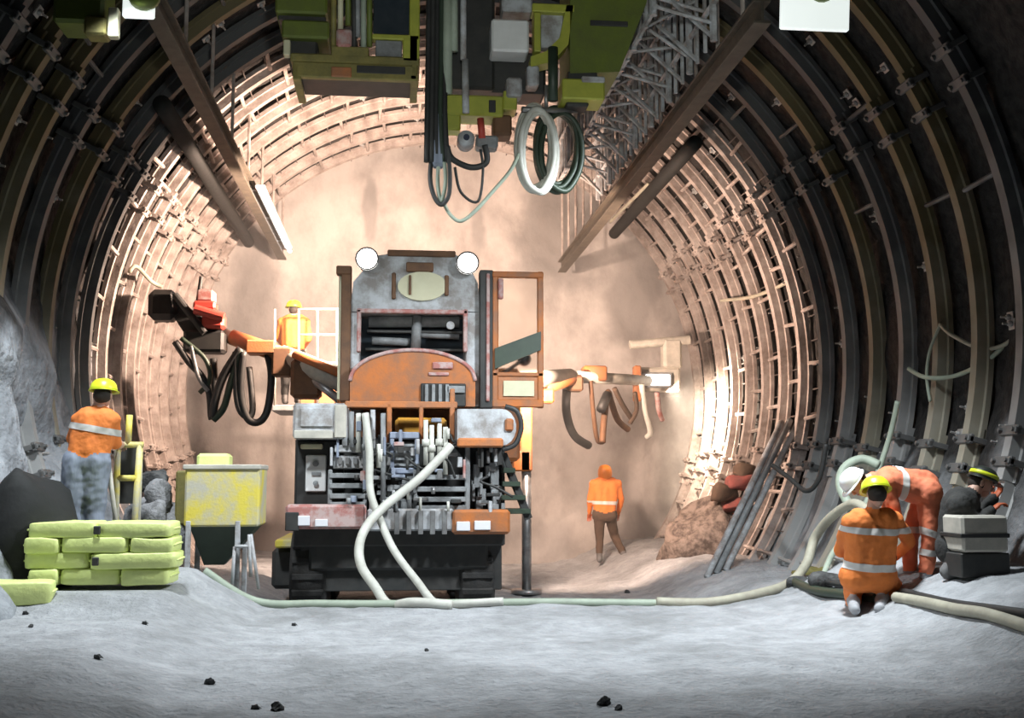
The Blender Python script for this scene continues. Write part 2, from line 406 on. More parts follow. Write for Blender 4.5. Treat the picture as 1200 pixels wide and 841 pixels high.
def face_material():
    m = mat('shotcreted_rock_face', (.43, .395, .37), .92, col2=(.25, .23, .215), amt=.8, scale=.55, bump=.6, bscale=7, stretch=(1, 1, .7))
    nt = m.node_tree; b = nt.nodes['Principled BSDF']; src = b.inputs['Base Color'].links[0].from_socket
    g = nt.nodes.new('ShaderNodeNewGeometry')
    nz = nt.nodes.new('ShaderNodeTexNoise'); nz.inputs['Scale'].default_value = 1.3; nz.inputs['Detail'].default_value = 5
    nt.links.new(g.outputs['Position'], nz.inputs['Vector'])
    for px, py, sx, sz, k in ((650, 275, 1.15, 1.3, .62), (745, 345, .75, 1.0, .55), (300, 345, .55, 1.3, .5), (434, 245, .14, .75, .5), (560, 262, .2, .6, .5), (790, 610, 1.0, .55, .45), (580, 640, 3.2, .5, .35)):
        c = P(px, py, 21.9)                       # damp patches and streaks of the shotcrete
        mp = nt.nodes.new('ShaderNodeMapping'); mp.vector_type = 'POINT'
        mp.inputs['Location'].default_value = (-c.x / sx, 0, -c.z / sz); mp.inputs['Scale'].default_value = (1 / sx, 0, 1 / sz)
        nt.links.new(g.outputs['Position'], mp.inputs[0])
        ln = nt.nodes.new('ShaderNodeVectorMath'); ln.operation = 'LENGTH'; nt.links.new(mp.outputs[0], ln.inputs[0])
        ad = nt.nodes.new('ShaderNodeMath'); ad.operation = 'MULTIPLY_ADD'; nt.links.new(nz.outputs['Fac'], ad.inputs[0]); ad.inputs[1].default_value = 1.6; nt.links.new(ln.outputs['Value'], ad.inputs[2])
        mr = nt.nodes.new('ShaderNodeMapRange'); mr.interpolation_type = 'SMOOTHSTEP'
        mr.inputs['From Min'].default_value = 1.3; mr.inputs['From Max'].default_value = 1.95; mr.inputs['To Min'].default_value = k; mr.inputs['To Max'].default_value = 0
        nt.links.new(ad.outputs[0], mr.inputs['Value'])
        mx = nt.nodes.new('ShaderNodeMix'); mx.data_type = 'RGBA'; nt.links.new(mr.outputs[0], mx.inputs[0]); nt.links.new(src, mx.inputs[6]); mx.inputs[7].default_value = (.12, .115, .11, 1)
        src = mx.outputs[2]
    nt.links.new(src, b.inputs['Base Color'])
    return m
M['face'] = face_material()
def face_fn(u, v):
    a = 2 * math.pi * u; r = (RAD + .32) * v
    p = Vector((AX + r * math.cos(a), 0, AZ + r * math.sin(a)))
    y = 21.75 + .35 * (1 - v * v) + .13 * noise.noise(p * .6) + .10 * noise.noise(p * 1.4 + Vector((5, 0, 0))) + .05 * noise.noise(p * 4)
    return Vector((p.x, y, p.z))
grid_mesh('wall_back', 110, 50, face_fn, M['face'])

# steel arches, all alike: five overlapping segments, clamps, spacer bars to the next arch
PROF = [(-.06, 0), (.06, 0), (.068, .10), (.095, .11), (.095, .165), (-.095, .165), (-.095, .11), (-.068, .10)]
def arc_seg(a0, a1, off, n, sc=1.0):
    mb = MB(); vs = []; fs = []; k = len(PROF)
    for i in range(n + 1):
        a = R_(a0 + (a1 - a0) * i / n); d = Vector((math.cos(a), 0, math.sin(a)))
        for (y, dr) in PROF: vs.append(d * (RAD + dr + off) + Vector((0, y * sc, 0)))
    for i in range(n):
        for j in range(k): fs.append([i * k + j, i * k + (j + 1) % k, (i + 1) * k + (j + 1) % k, (i + 1) * k + j])
    fs += [list(range(k)), [n * k + j for j in range(k)]]
    return mb._add(vs, fs)
def clamp_mb(a):
    mb = MB(); a = R_(a); d = Vector((math.cos(a), 0, math.sin(a)))
    q = Euler((0, math.pi / 2 - a, 0))
    mb.box(d * (RAD - .03), (.10, .30, .05), .01, q)
    for sy in (-1, 1):
        mb.box(d * (RAD + .05) + Vector((0, .135 * sy, 0)), (.06, .03, .24), .008, q)
        mb.cyl(d * (RAD - .09) + Vector((0, .11 * sy, 0)), d * (RAD + .0) + Vector((0, .11 * sy, 0)), .022, n=6)
    return mb
SEGS = [(-45, -13, -.0, 16), (-20, 31, -.035, 26), (24, 156, 0, 60), (149, 200, -.035, 26), (193, 225, 0, 16)]
NA = 15; DY = .82; YA = 9.75
ORD = ['nearest', 'second', 'third', 'fourth', 'fifth', 'sixth', 'seventh', 'eighth', 'ninth', 'tenth', 'eleventh', 'twelfth', 'thirteenth', 'fourteenth', 'last and farthest']
seg_me = None; protos = []
GRP_ARCH = 'steel arches lining the tunnel'
for i in range(NA):
    y = YA + DY * i
    lab = f'{ORD[i]} steel lining arch counting from the camera, ' + ('dark at the crown' if y < 15.3 else 'lit warm near the face')
    a = thing('steel_arch', lab, 'arch', (AX, y, AZ), GRP_ARCH)
    if i == 0:
        for s in SEGS:
            o = arc_seg(*s).build('arch_segment', M['arch_near_shaded'], None); o.parent = a; protos.append(o)
        for ca in (-18, -14.5, 25.5, 29.5, 150.5, 154.5, 194.5, 198):
            o = clamp_mb(ca).build('clamp', M['clamp'], None); o.parent = a; protos.append(o)
        rust_me, new_me, new_clamp = {}, {}, {}
        for o in protos:
            if o.name.startswith('clamp'): new_clamp[o.name] = o.data.copy(); new_clamp[o.name].materials[0] = M['arch']
            if o.name.startswith('arch_segment'):
                for dd, mm in ((rust_me, 'arch_near_shaded_rust'), (new_me, 'arch')):
                    dd[o.name] = o.data.copy(); dd[o.name].materials[0] = M[mm]
    else:
        for o in protos:
            c = o.copy(); COL.objects.link(c); c.parent = a
            if o.name.startswith('arch_segment'):
                if i in (1, 2, 4): c.data = rust_me[o.name]
                elif i >= 7: c.data = new_me[o.name]
            elif i >= 7: c.data = new_clamp[o.name]
    a.rotation_euler = (0, R_(random.uniform(-1.2, 1.2)), R_(random.uniform(-.05, .05)))
    # spacer bars towards the next arch
    if i < NA - 1:
        angs = []
        t = -36 + random.uniform(0, 5)
        while t < 216:
            angs.append(t); t += random.uniform(7, 11) if y > 14.4 else random.uniform(45, 80)
        for t in angs:
            d = Vector((math.cos(R_(t)), 0, math.sin(R_(t))))
            mb = MB(); rr = .03 if y > 14 else .026
            mb.cyl(d * (RAD + .05) + Vector((0, .118, 0)), d * (RAD + .05) + Vector((random.uniform(-.03, .03), DY - .135, random.uniform(-.04, .04))), rr, n=6)
            o = mb.build('spacer_bar', M['arch' if y > 14.4 else 'arch_near_shaded'], None); o.parent = a

# welded wire mesh behind the arches (too fine to count)
mb = MB()
for t in range(-36, 220, 4):
    d = Vector((math.cos(R_(t)), 0, math.sin(R_(t)))); r = RAD + .135
    mb.cyl(Vector((AX, 14.6, AZ)) + d * r, Vector((AX, 21.9, AZ)) + d * r, .011, n=4, cap=False)
mb.build('wire_mesh', 'wire', ceil_, kind='stuff')
# rock bolts with their plates, parts of the lining
bolt = None
for k in range(120):
    bay = random.randrange(NA - 1); t = random.uniform(-25, 205); y = YA + DY * (bay + .5) + random.uniform(-.12, .12)
    par = wall_r if t < 52 else ceil_ if t < 128 else wall_l
    d = Vector((math.cos(R_(t)), 0, math.sin(R_(t)))); c = Vector((AX, y, AZ)) + d * (RAD + .13)
    if bolt is None:
        mb = MB(); mb.box((0, 0, 0), (.11, .11, .014), .004); mb.lathe([(.03, .0), (.034, -.02), (.022, -.045)], n=8); mb.cyl((0, 0, -.02), (0, 0, -.1), .012, n=6)
        bolt = mb.build('rock_bolt', 'bolt', par)
        o = bolt
    else:
        o = bolt.copy(); COL.objects.link(o); o.parent = par
    o.location = c; o.rotation_euler = d.to_track_quat('Z', 'Y').to_euler()

# ---------------------------------------------------------------- drilling rig
rig = thing('drilling_rig', 'orange and grey tunnel drilling rig with two lit roof lamps, parked at the rock face', 'machine', (0.2, 14.4, -.42))
def part(mb, name, m, par=None, sm=False): return mb.build(name, m, par if par else rig, smooth_=sm)
YC = 13.3
# chassis, wheels
part(MB().pbox(362, 618, 572, 668, 12.85, 3.9, .03), 'chassis', 'dark')
part(MB().pbox(344, 618, 592, 640, 12.75, .5, .02), 'rear_skirt', 'dark')
part(MB().pbox(372, 600, 565, 622, 13.2, 3.0, .03).pbox(345, 512, 592, 600, 13.15, 2.6, .04), 'engine_body', 'dark')
for xp in (366, 556):
    for Y in (13.45, 15.9):
        c = P(xp, 600, 13.45); gz = ground(c.x, Y, False); c = Vector((c.x, Y, gz + .56))
        t = part(MB().lathe([(.30, -.2), (.50, -.21), (.57, -.15), (.585, 0), (.57, .15), (.50, .21), (.30, .2)], c, 28, 'X'), 'wheel', 'tyre', None, True)
        mb = MB()
        for k in range(20):
            a = 2 * math.pi * k / 20
            mb.box(c + Vector((0, .575 * math.cos(a), .575 * math.sin(a))), (.36, .07, .05), .01, Euler((a - math.pi / 2, 0, 0)))
        part(mb, 'tread', 'tyre', t)
        part(MB().lathe([(.10, -.22), (.28, -.19), (.30, -.12), (.30, .12), (.28, .19), (.10, .22)], c, 20, 'X'), 'hub', 'grey', t, True)
# cab
cabp = [(410, 366), (414, 330), (440, 300), (456, 297), (532, 297), (547, 306), (560, 332), (563, 366)]
cab = part(MB().prism(px_pts([(a, b, YC) for a, b in cabp]), (0, 1.9, 0)), 'cab_roof', 'palegrey')
part(MB().pbox(454, 293, 534, 300, YC - .04, 1.98), 'roof_rail', 'rust', cab)
hp = [(495 + 29 * math.cos(2 * math.pi * k / 24), 335 + 17 * math.sin(2 * math.pi * k / 24)) for k in range(24)]
part(MB().prism(px_pts([(a, b, YC - .04) for a, b in hp]), (0, .05, 0)), 'oval_plate', 'cream', cab)
part(MB().pbox(459, 319, 464, 350, YC - .05, .06).pbox(476, 307, 508, 318, YC - .06, .07).pbox(479, 322, 482, 345, YC - .07, .04).pbox(521, 322, 526, 346, YC - .05, .06), 'plate_bracket', 'rust', cab)
part(MB().pbox(408, 364, 421, 476, YC, 1.9).pbox(546, 364, 563, 476, YC, 1.9).pbox(408, 364, 563, 476, YC + 1.7, .2), 'cab_side', 'palegrey')
part(MB().pbox(418, 362, 548, 367, YC - .05, .08, .01).pbox(418, 362, 423, 412, YC - .05, .08, .01).pbox(543, 362, 548, 412, YC - .05, .08, .01), 'window_frame', 'pink')
part(MB().pbox(421, 366, 546, 476, YC + .55, .1), 'cab_interior', 'darkglass')
mb = MB()
a, b = P(432, 377, YC + .3), P(538, 377, YC + .3); mb.cyl(a, b, .07, n=14)
a, b = P(436, 399, YC + .3), P(480, 401, YC + .3); mb.cyl(a, b, .05, n=12)
a, b = P(492, 392, YC + .25), P(538, 394, YC + .25); mb.cyl(a, b, .04, n=12)
mb.cyl(P(489, 370, YC + .22), P(487, 410, YC + .22), .06, n=12)
part(mb, 'cooling_pipe', 'grey', None, True)
part(MB().pbox(430, 387, 542, 390, YC + .2, .08, .005).pbox(428, 408, 542, 411, YC + .2, .08, .005), 'crossbar', 'dark')
part(MB().lathe([(.0, 0), (.05, .0), (.05, .05), (.0, .06)], P(528, 381, YC + .12), 14, 'Y'), 'round_gauge', 'palegrey')
arc = [(410, 476), (410, 446)] + [(483.5 - 73.5 * math.cos(R_(t)), 446 - 36 * math.sin(R_(t))) for t in range(10, 171, 10)] + [(557, 446), (557, 476)]
hood = part(MB().prism(px_pts([(a, b, YC - .2) for a, b in arc]), (0, .7, 0)), 'engine_hood', 'orange')
part(MB().tube(px_pts([(a, b, YC - .2) for a, b in arc[1:-1:2]]), .025, 8, 4), 'hood_rim', 'pink', hood, True)
part(MB().pbox(493, 449, 546, 476, YC - .24, .1), 'grille', 'dark', hood)
mb = MB()
for x in (498, 506, 514, 522): mb.pbox(x, 450, x + 4, 475, YC - .27, .05, .004)
mb.pbox(524, 452, 545, 460, YC - .27, .05, .004)
part(mb, 'grille_bar', 'grey', hood)
part(MB().pbox(507, 424, 531, 432, YC - .23, .04).pbox(502, 436, 526, 440, YC - .22, .03), 'hood_plate', 'pink', hood)
part(MB().pbox(399, 312, 411, 470, YC - .05, .14).pbox(394, 311, 412, 321, YC - .07, .16), 'left_mast', 'rust')
part(MB().pbox(396, 322, 400, 468, YC + .1, .1), 'mast_channel', 'cream')
part(MB().pbox(562, 316, 578, 478, YC - .1, .2), 'right_mast', 'dark')
part(MB().pbox(570, 320, 574, 470, YC - .13, .06), 'mast_strip', 'pink')
# open door
door = part(MB().pbox(577, 318, 584, 476, YC - .1, .07).pbox(630, 318, 637, 478, YC - .1, .07).pbox(577, 318, 637, 325, YC - .11, .08).pbox(577, 468, 637, 477, YC - .11, .08).pbox(577, 436, 637, 441, YC - .1, .07), 'open_door', 'orange')
part(MB().pbox(584, 325, 630, 437, YC - .075, .012, .002), 'door_pane', 'glass', door)
part(MB().pbox(584, 441, 630, 468, YC - .08, .02, .002), 'door_lower_panel', 'orange_dirty', door)
part(MB().pbox(590, 446, 626, 464, YC - .1, .02, .002), 'door_lower_pane', 'cream', door)
part(MB().prism(px_pts([(580, 408, YC - .14), (634, 388, YC - .14), (634, 410, YC - .14), (580, 432, YC - .14)]), (0, .05, 0)), 'door_brace', 'darkgreen', door)
part(MB().pbox(584, 326, 590, 350, YC - .14, .06), 'door_handle', 'pink', door)
for x, y in ((430, 303), (548, 308)):
    c = P(x, y, YC - .12)
    h = part(MB().lathe([(.03, .22), (.09, .18), (.135, .04), (.14, -.02), (.125, -.02), (.11, .03), (.0, .05)][::-1], c, 20, 'Y').cyl(c + Vector((0, .1, 0)), c + Vector((0, .3, -.25)), .025), 'roof_lamp', 'dark', None, True)
    part(MB().lathe([(.0, -.01), (.10, .0), (.138, .02), (.138, .03), (.0, .035)], c + Vector((0, -.02, 0)), 20, 'Y'), 'lamp_lens', 'lamp', h, True)
# guard rail behind the rear platform
part(MB().pbox(404, 470, 536, 478, 12.7, .06).pbox(453, 472, 459, 522, 12.7, .05).pbox(491, 472, 496, 520, 12.7, .05).pbox(527, 455, 533, 522, 12.7, .05), 'guard_rail', 'orange_dirty')
lk = part(MB().pbox(343, 472, 406, 514, 12.55, .9, .03), 'grey_locker', 'palegrey')
part(MB().pbox(352, 478, 390, 500, 12.52, .05, .01), 'locker_lid', 'palegrey', lk)
part(MB().pbox(344, 504, 390, 514, 12.51, .06, .01).pbox(392, 474, 406, 513, 12.53, .05, .01), 'locker_trim', 'beige', lk)
tk = [(536, 479), (588, 479)] + [(588 + 17 * math.sin(R_(t)), 500.5 - 21.5 * math.cos(R_(t))) for t in range(20, 180, 20)] + [(588, 522), (536, 522)]
tank = part(MB().prism(px_pts([(a, b, 12.5) for a, b in tk]), (0, .8, 0)), 'grey_tank', 'palegrey')
part(MB().pbox(536, 513, 590, 524, 12.46, .1, .02), 'tank_base', 'orange_dirty', tank)
part(MB().pbox(592, 490, 602, 505, 12.46, .1, .02), 'tank_lamp', 'orange', tank)
part(MB().tube(px_pts([(592, 476, 12.55), (606, 482, 12.55), (611, 500, 12.55), (604, 520, 12.55), (588, 527, 12.55)]), .03), 'tank_hose', 'black', tank, True)
# rear clutter
part(MB().pbox(347, 516, 402, 602, 12.9, .3), 'valve_cabinet', 'black')
vp = part(MB().pbox(358, 533, 382, 576, 12.86, .05), 'white_panel', 'white')
part(MB().lathe([(.035, 0), (.035, -.03), (.0, -.035)], P(370, 543, 12.86), 10, 'Y').lathe([(.03, 0), (.03, -.03), (.0, -.035)], P(370, 566, 12.86), 10, 'Y').pbox(365, 553, 376, 557, 12.84, .02, .003), 'panel_knob', 'grey', vp)
part(MB().pbox(352, 520, 378, 526, 12.8, .1), 'cabinet_lid', 'cream')
vb = part(MB().pbox(392, 521, 446, 530, 12.6, .25).pbox(390, 533, 432, 549, 12.65, .25), 'valve_bank', 'palegrey')
mb = MB()
for x in (396, 405, 414, 423): mb.pbox(x, 536, x + 5, 544, 12.61, .06, .006)
part(mb, 'valve', 'steel', vb)
for x, y0, y1, m in ((404, 486, 522, 'palegrey'), (412, 482, 524, 'grey'), (420, 484, 530, 'whitehose'), (428, 486, 560, 'grey'), (437, 480, 525, 'palegrey'), (444, 520, 548, 'whitehose'), (449, 484, 600, 'grey')):
    part(MB().cyl(P(x, y0, 12.58), P(x, y1, 12.58), .03, n=10), 'standpipe', m, None, True)
for x0, x1, ys in ((386, 428, (554, 566, 578, 588)), (486, 546, (556, 570, 582, 592))):
    for y in ys:
        part(MB().pbox(x0, y, x1, y + 6, 12.62, .28, .006), 'step', 'grey')
for x0, y0, x1 in ((384, 550, 389), (425, 550, 430), (484, 550, 489), (545, 500, 551)): part(MB().pbox(x0, y0, x1, 600, 12.64, .06), 'step_frame', 'grey')
rd = part(MB().pbox(456, 508, 462, 552, 12.66, .12).pbox(486, 508, 492, 552, 12.66, .12).pbox(456, 506, 492, 514, 12.65, .14).pbox(456, 548, 492, 555, 12.65, .14), 'radiator_frame', 'bluegrey')
mb = MB()
for y in (520, 528, 536, 543): mb.pbox(462, y, 486, y + 3, 12.7, .05, .003)
part(mb, 'radiator_slat', 'grey', rd)
part(MB().pbox(463, 489, 524, 510, 13.0, .3, .04), 'yellow_pump', mat('ochre_paint', (.55, .27, .03), .5, col2=(.3, .15, .04)))
for x, y0, y1 in ((499, 492, 545), (506, 498, 552), (515, 496, 540), (522, 500, 556)):
    part(MB().cyl(P(x, y0, 12.6), P(x, y1, 12.6), .028, n=10).cyl(P(x, (y0 + y1) / 2 - 4, 12.6), P(x, (y0 + y1) / 2 + 4, 12.6), .045, n=8), 'hose_fitting', 'whitehose', None, True)
mb = MB()
random.seed(5)
for k in range(26):
    x = random.uniform(440, 480); y = random.uniform(556, 594); w = random.uniform(5, 14); h = random.uniform(4, 12)
    mb.pbox(x, y, x + w, y + h, 12.62 + random.uniform(0, .1), .2, .005)
part(mb, 'valve_block', 'grey')
mb = MB()
for k in range(22):
    x = random.uniform(552, 588); y = random.uniform(526, 592); w = random.uniform(3, 8); h = random.uniform(10, 30)
    mb.pbox(x, y, min(592, x + w), min(600, y + h), 12.7 + random.uniform(0, .2), .2, .005)
part(mb, 'cylinder_block', 'grey')
for k in range(9):
    pts = []
    x = random.uniform(395, 580); y = random.uniform(500, 560)
    for q in range(4): pts.append(P(x + q * random.uniform(-9, 12), y + q * random.uniform(5, 13), 12.55 + random.uniform(0, .1)))
    part(MB().tube(pts, .016, 6, 4), 'small_hose', 'black', None, True)
random.seed(21)
for k in range(64):
    x = random.uniform(386, 580); y = random.uniform(486, 588)
    w, h = random.choice(((4, 16), (5, 10), (12, 5), (8, 8), (3, 22), (16, 4), (6, 12)))
    if y < 515 and x > 530: continue
    dz = random.uniform(-.12, .02)
    if k % 3 == 0:
        part(MB().cyl(P(x, y, 12.6 + dz), P(x, min(600, y + h * 1.5), 12.6 + dz), .016 + .012 * random.random(), n=8), 'hydraulic_pipe', random.choice(('grey', 'palegrey', 'steel', 'dark', 'whitehose')), None, True)
    else:
        part(MB().pbox(x, y, x + w, y + h, 12.6 + dz, .12, .008), 'fitting', random.choice(('grey', 'palegrey', 'dark', 'steel', 'dark', 'bluegrey', 'pink')))
# bumpers and tail lights
bl = part(MB().pbox(334, 591, 429, 620, 12.5, .3, .03), 'left_bumper', 'pink')
part(MB().pbox(430, 596, 532, 622, 12.55, .3, .02), 'centre_bumper', 'palegrey')
br = part(MB().pbox(530, 597, 598, 626, 12.5, .3, .03), 'right_bumper', 'orange')
part(MB().pbox(334, 600, 350, 622, 12.48, .1, .01), 'bumper_end', 'dark', bl)
for x0, y0, x1, y1, pa in ((349, 604, 363, 616, bl), (369, 608, 384, 617, bl), (535, 611, 551, 622, br), (556, 610, 575, 621, br)):
    part(MB().pbox(x0, y0, x1, y1, 12.47, .05, .008), 'tail_light', 'taillight', pa)
for x in (462, 476, 490, 504, 518):
    part(MB().pbox(x, 598, x + 6, 626, 12.5, .06, .006), 'bumper_bracket', 'steel')
for k in range(4):
    part(MB().pbox(590 - k * 1, 548 + k * 16, 604 + k * 6, 554 + k * 16, 12.75, .3, .006), 'access_step', 'darkgreen')
part(MB().prism(px_pts([(588, 530, 12.8), (594, 530, 12.8), (624, 606, 12.8), (616, 610, 12.8)]), (0, .05, 0)).prism(px_pts([(588, 540, 13.05), (594, 540, 13.05), (624, 606, 13.05), (616, 610, 13.05)]), (0, .05, 0)), 'step_side', 'dark')
part(MB().pbox(322, 632, 372, 642, 13.6, 1.8, .02), 'side_platform', 'yellow')
part(MB().pbox(318, 642, 372, 690, 13.9, 1.4, .05), 'side_box', 'dark')
for (x, Y, z) in ((-.45, 15.4, 4.2), (1.75, 15.35, 2.9), (.3, 15.35, 4.0)):
    w = part(MB().lathe([(.0, -.16), (.06, -.16), (.10, -.05), (.10, -.03), (.0, -.03)], (x, Y, z), 16, 'Y').cyl((x, Y - .12, z), (x - (.5 if x > 1 else 0), Y - .16, z - .35), .025), 'work_light', 'dark', None, True)
# front outrigger, lit by the work lights
oj = part(MB().pbox(585, 528, 622, 552, 16.0, .3, .02).pbox(610, 470, 624, 552, 16.0, .25, .02), 'front_outrigger', 'orange')
c = P(617, 560, 16.1); part(MB().cyl(P(617, 552, 16.1), (c.x, 16.1, -.36), .07).cyl((c.x, 16.1, -.40), (c.x, 16.1, -.34), .22), 'outrigger_foot', 'steel', oj, True)
part(MB().pbox(395, 430, 610, 540, 15.2, 1.0, .05), 'boom_carriage', 'orange_dirty')
part(MB().pbox(352, 638, 588, 692, 12.95, .06, .01), 'rear_apron', 'dark')
# white supply hoses hanging off the back and lying on the floor
part(MB().tube([P(528, 522, 12.5), P(518, 534, 12.45), P(490, 562, 12.4), P(452, 592, 12.3), P(430, 616, 12.1), P(421, 640, 11.9), P(424, 664, 11.7), P(440, 688, 11.4), (lambda x: Vector((x, 11.12, ground(x, 11.12) + .045)))(P(456, 690, 11.12).x), (lambda x: Vector((x, 10.85, ground(x, 10.85) + .045)))(P(485, 690, 10.85).x), (lambda x: Vector((x, 10.78, ground(x, 10.78) + .045)))(P(530, 690, 10.78).x)], .05, 10), 'supply_hose', 'whitehose', None, True)
part(MB().tube([P(428, 484, 12.5), P(433, 530, 12.45), P(434, 575, 12.4), P(446, 610, 12.3), P(462, 645, 12.0), P(488, 680, 11.6), (lambda x: Vector((x, 11.2, ground(x, 11.2) + .045)))(P(512, 690, 11.2).x), (lambda x: Vector((x, 10.9, ground(x, 10.9) + .045)))(P(545, 690, 10.9).x), (lambda x: Vector((x, 10.84, ground(x, 10.84) + .045)))(P(590, 690, 10.84).x)], .042, 10), 'supply_hose', 'whitehose', None, True)
# left boom with rock drill
lb = part(MB().cyl(P(402, 446, 15.6), P(330, 416, 16.0), .17, .15, 14).cyl(P(330, 416, 16.0), P(262, 392, 16.3), .11, .10, 14), 'left_boom', 'beige', None, True)
part(MB().cyl(P(330, 416, 15.98), P(272, 395, 16.25), .125, .115, 14).cyl(P(400, 438, 15.4), P(345, 415, 15.75), .06), 'boom_sleeve', 'orange', lb, True)
part(MB().cyl(P(400, 470, 15.5), P(350, 432, 15.9), .06).cyl(P(350, 432, 15.9), P(310, 415, 16.05), .035), 'boom_cylinder', 'steel', lb, True)
part(MB().pbox(318, 406, 342, 440, 15.8, .35, .03).pbox(340, 420, 376, 466, 15.7, .4, .05), 'boom_joint', 'rust', lb)
dh = part(MB().pbox(214, 386, 262, 412, 15.9, .4, .04).pbox(172, 338, 206, 374, 15.9, .4, .08).prism(px_pts([(190, 350, 16.0), (212, 352, 16.0), (262, 392, 16.0), (258, 408, 16.0), (222, 400, 16.0)]), (0, .25, 0)), 'drill_feed', 'black', lb)
part(MB().pbox(226, 352, 252, 362, 15.8, .3, .03).cyl(P(228, 362, 15.8), P(262, 372, 15.8), .07).pbox(236, 366, 262, 384, 15.8, .3, .04), 'rock_drill', 'red', dh)
part(MB().pbox(230, 338, 250, 353, 15.85, .3, .03), 'drill_head', 'pink', dh)
part(MB().cyl(P(236, 324, 15.9), P(232, 352, 15.9), .03).cyl(P(205, 345, 15.85), P(240, 390, 15.85), .05), 'drill_rod', 'dark', dh)
for pts, m, r in (([(205, 400), (222, 425), (236, 440), (245, 460), (248, 490), (252, 470), (250, 420)], 'black', .05),
             ([(282, 408), (262, 440), (252, 470), (250, 488)], 'black', .06), ([(282, 410), (270, 450), (262, 478), (250, 492)], 'darkgreen', .05),
             ([(285, 412), (282, 460), (290, 490), (304, 494), (314, 478), (318, 440), (314, 416)], 'black', .055),
             ([(276, 412), (278, 470), (288, 488), (296, 480), (292, 430)], 'dark', .045),
             ([(224, 405), (232, 440), (244, 458)], 'grey', .03), ([(212, 396), (240, 420), (246, 445), (234, 460)], 'darkgreen', .035)):
    part(MB().tube([P(x, y, 15.75 + .04 * k) for k, (x, y) in enumerate(pts)], r, 8), 'boom_hose', m, lb, True)
part(MB().pbox(288, 398, 322, 414, 15.8, .35, .02), 'hose_bracket', 'orange_dirty', lb)
# operator's basket
bk = part(MB().pbox(318, 474, 398, 482, 17.4, 1.2, .02), 'work_basket', 'grey')
mb = MB()
for x in (322, 350, 372, 395):
    for Y in (17.42, 18.55): mb.cyl(P(x, 478, Y), P(x, 362, Y), .018, n=8)
for y in (362, 392, 425):
    for Y in (17.42, 18.55): mb.cyl(P(322 if y > 400 else 350, y, Y), P(398, y, Y), .018, n=8)
part(mb, 'basket_rail', 'beige', bk, True)
part(MB().pbox(352, 428, 396, 474, 17.5, .05, .01), 'basket_panel', 'orange_dirty', bk)
part(MB().prism(px_pts([(398, 474, 17.3), (398, 484, 17.3), (430, 500, 16.2), (430, 480, 16.2)]), (0, .3, 0)), 'basket_arm', 'dark', bk)
# right boom with its lamp
rb = part(MB().cyl(P(600, 448, 16.2), P(668, 441, 17.6), .16, .13, 14).cyl(P(668, 441, 17.6), P(760, 446, 18.9), .10, .09, 14), 'right_boom', 'beige', None, True)
part(MB().cyl(P(640, 455, 16.9), P(690, 438, 18.0), .09, n=12).pbox(684, 428, 712, 446, 17.9, .3, .03), 'boom_sleeve', 'orange', rb, True)
part(MB().pbox(630, 455, 650, 472, 16.8, .25, .03), 'boom_foot', 'orange', rb)
part(MB().pbox(744, 428, 752, 470, 18.7, .2, .02), 'boom_clamp', 'orange', rb)
part(MB().pbox(664, 440, 684, 458, 17.5, .3, .03), 'boom_joint', 'rust', rb)
part(MB().pbox(748, 430, 798, 458, 19.0, .35, .04).cyl(P(738, 404, 19.1), P(808, 398, 19.1), .08).pbox(778, 396, 800, 432, 19.0, .3, .05), 'drill_feed', 'beige', rb)
part(MB().pbox(752, 436, 788, 454, 18.92, .09, .02), 'boom_lamp_body', 'grey', rb)
part(MB().pbox(757, 439, 785, 451, 18.90, .03, .008), 'boom_lamp_lens', 'boomlamp', rb)
for pts, m, r in (([(664, 456), (664, 485), (673, 510), (690, 522)], 'black', .07), ([(692, 446), (696, 490), (700, 515), (706, 518)], 'rust', .04),
             ([(706, 518), (708, 490), (712, 460), (716, 470), (724, 492), (736, 503)], 'rust', .055), ([(704, 480), (712, 462)], 'black', .08),
             ([(720, 455), (730, 475), (740, 490)], 'browncloth', .045), ([(744, 460), (746, 480), (738, 496)], 'browncloth', .04),
             ([(752, 450), (756, 480), (762, 505), (758, 512)], 'whitehose', .05), ([(770, 460), (772, 480), (776, 492)], 'pink', .045)):
    part(MB().tube([P(x, y, 17.6 + .15 * k + (x - 664) * .008) for k, (x, y) in enumerate(pts)], r, 8), 'boom_hose', m, rb, True)

# ---------------------------------------------------------------- things hung from the crown
def crown(x): return AZ + math.sqrt(max(0, (RAD + .02) ** 2 - (x - AX) ** 2))
def hanger(mb, x, Y, z0, r=.04): mb.cyl((x, Y, z0), (x, Y, crown(x)), r, n=8); return mb
YH = 10.45
# left: olive tray hoist
hx = P(415, 100, YH)
ho = thing('hanging_platform', 'olive green work platform with an open-fronted lower tray hung from the crown, left', 'platform', (hx.x, YH, hx.z))
def hp_(mb, n, m, sm=False, par=None): return mb.build(n, M[m], par or ho, smooth_=sm)
tr = hp_(MB().pbox(340, 64, 492, 74, YH, .66, .015).pbox(343, 74, 489, 92, YH, .08, .012).pbox(343, 74, 350, 92, YH, .64, .01).pbox(482, 74, 489, 92, YH, .64, .01), 'tray', 'olive_dirty')
hp_(MB().pbox(352, 88, 481, 91, YH + .08, .54, .004), 'tray_floor', 'dark', par=tr)  # shade of the tray's underside put into the plate's dark colour
hp_(MB().pbox(343, 88, 352, 93, YH, .70, .006).pbox(481, 88, 490, 93, YH, .70, .006).pbox(343, 88, 490, 93, YH + .62, .08, .006), 'tray_rim', 'olive_dirty', par=tr)
hp_(MB().pbox(418, 77, 475, 86, YH - .01, .03, .006), 'tray_slot', 'dark', par=tr)
hp_(MB().pbox(388, 78, 412, 90, YH - .01, .05, .01), 'tray_patch', 'orange_dirty', par=tr)
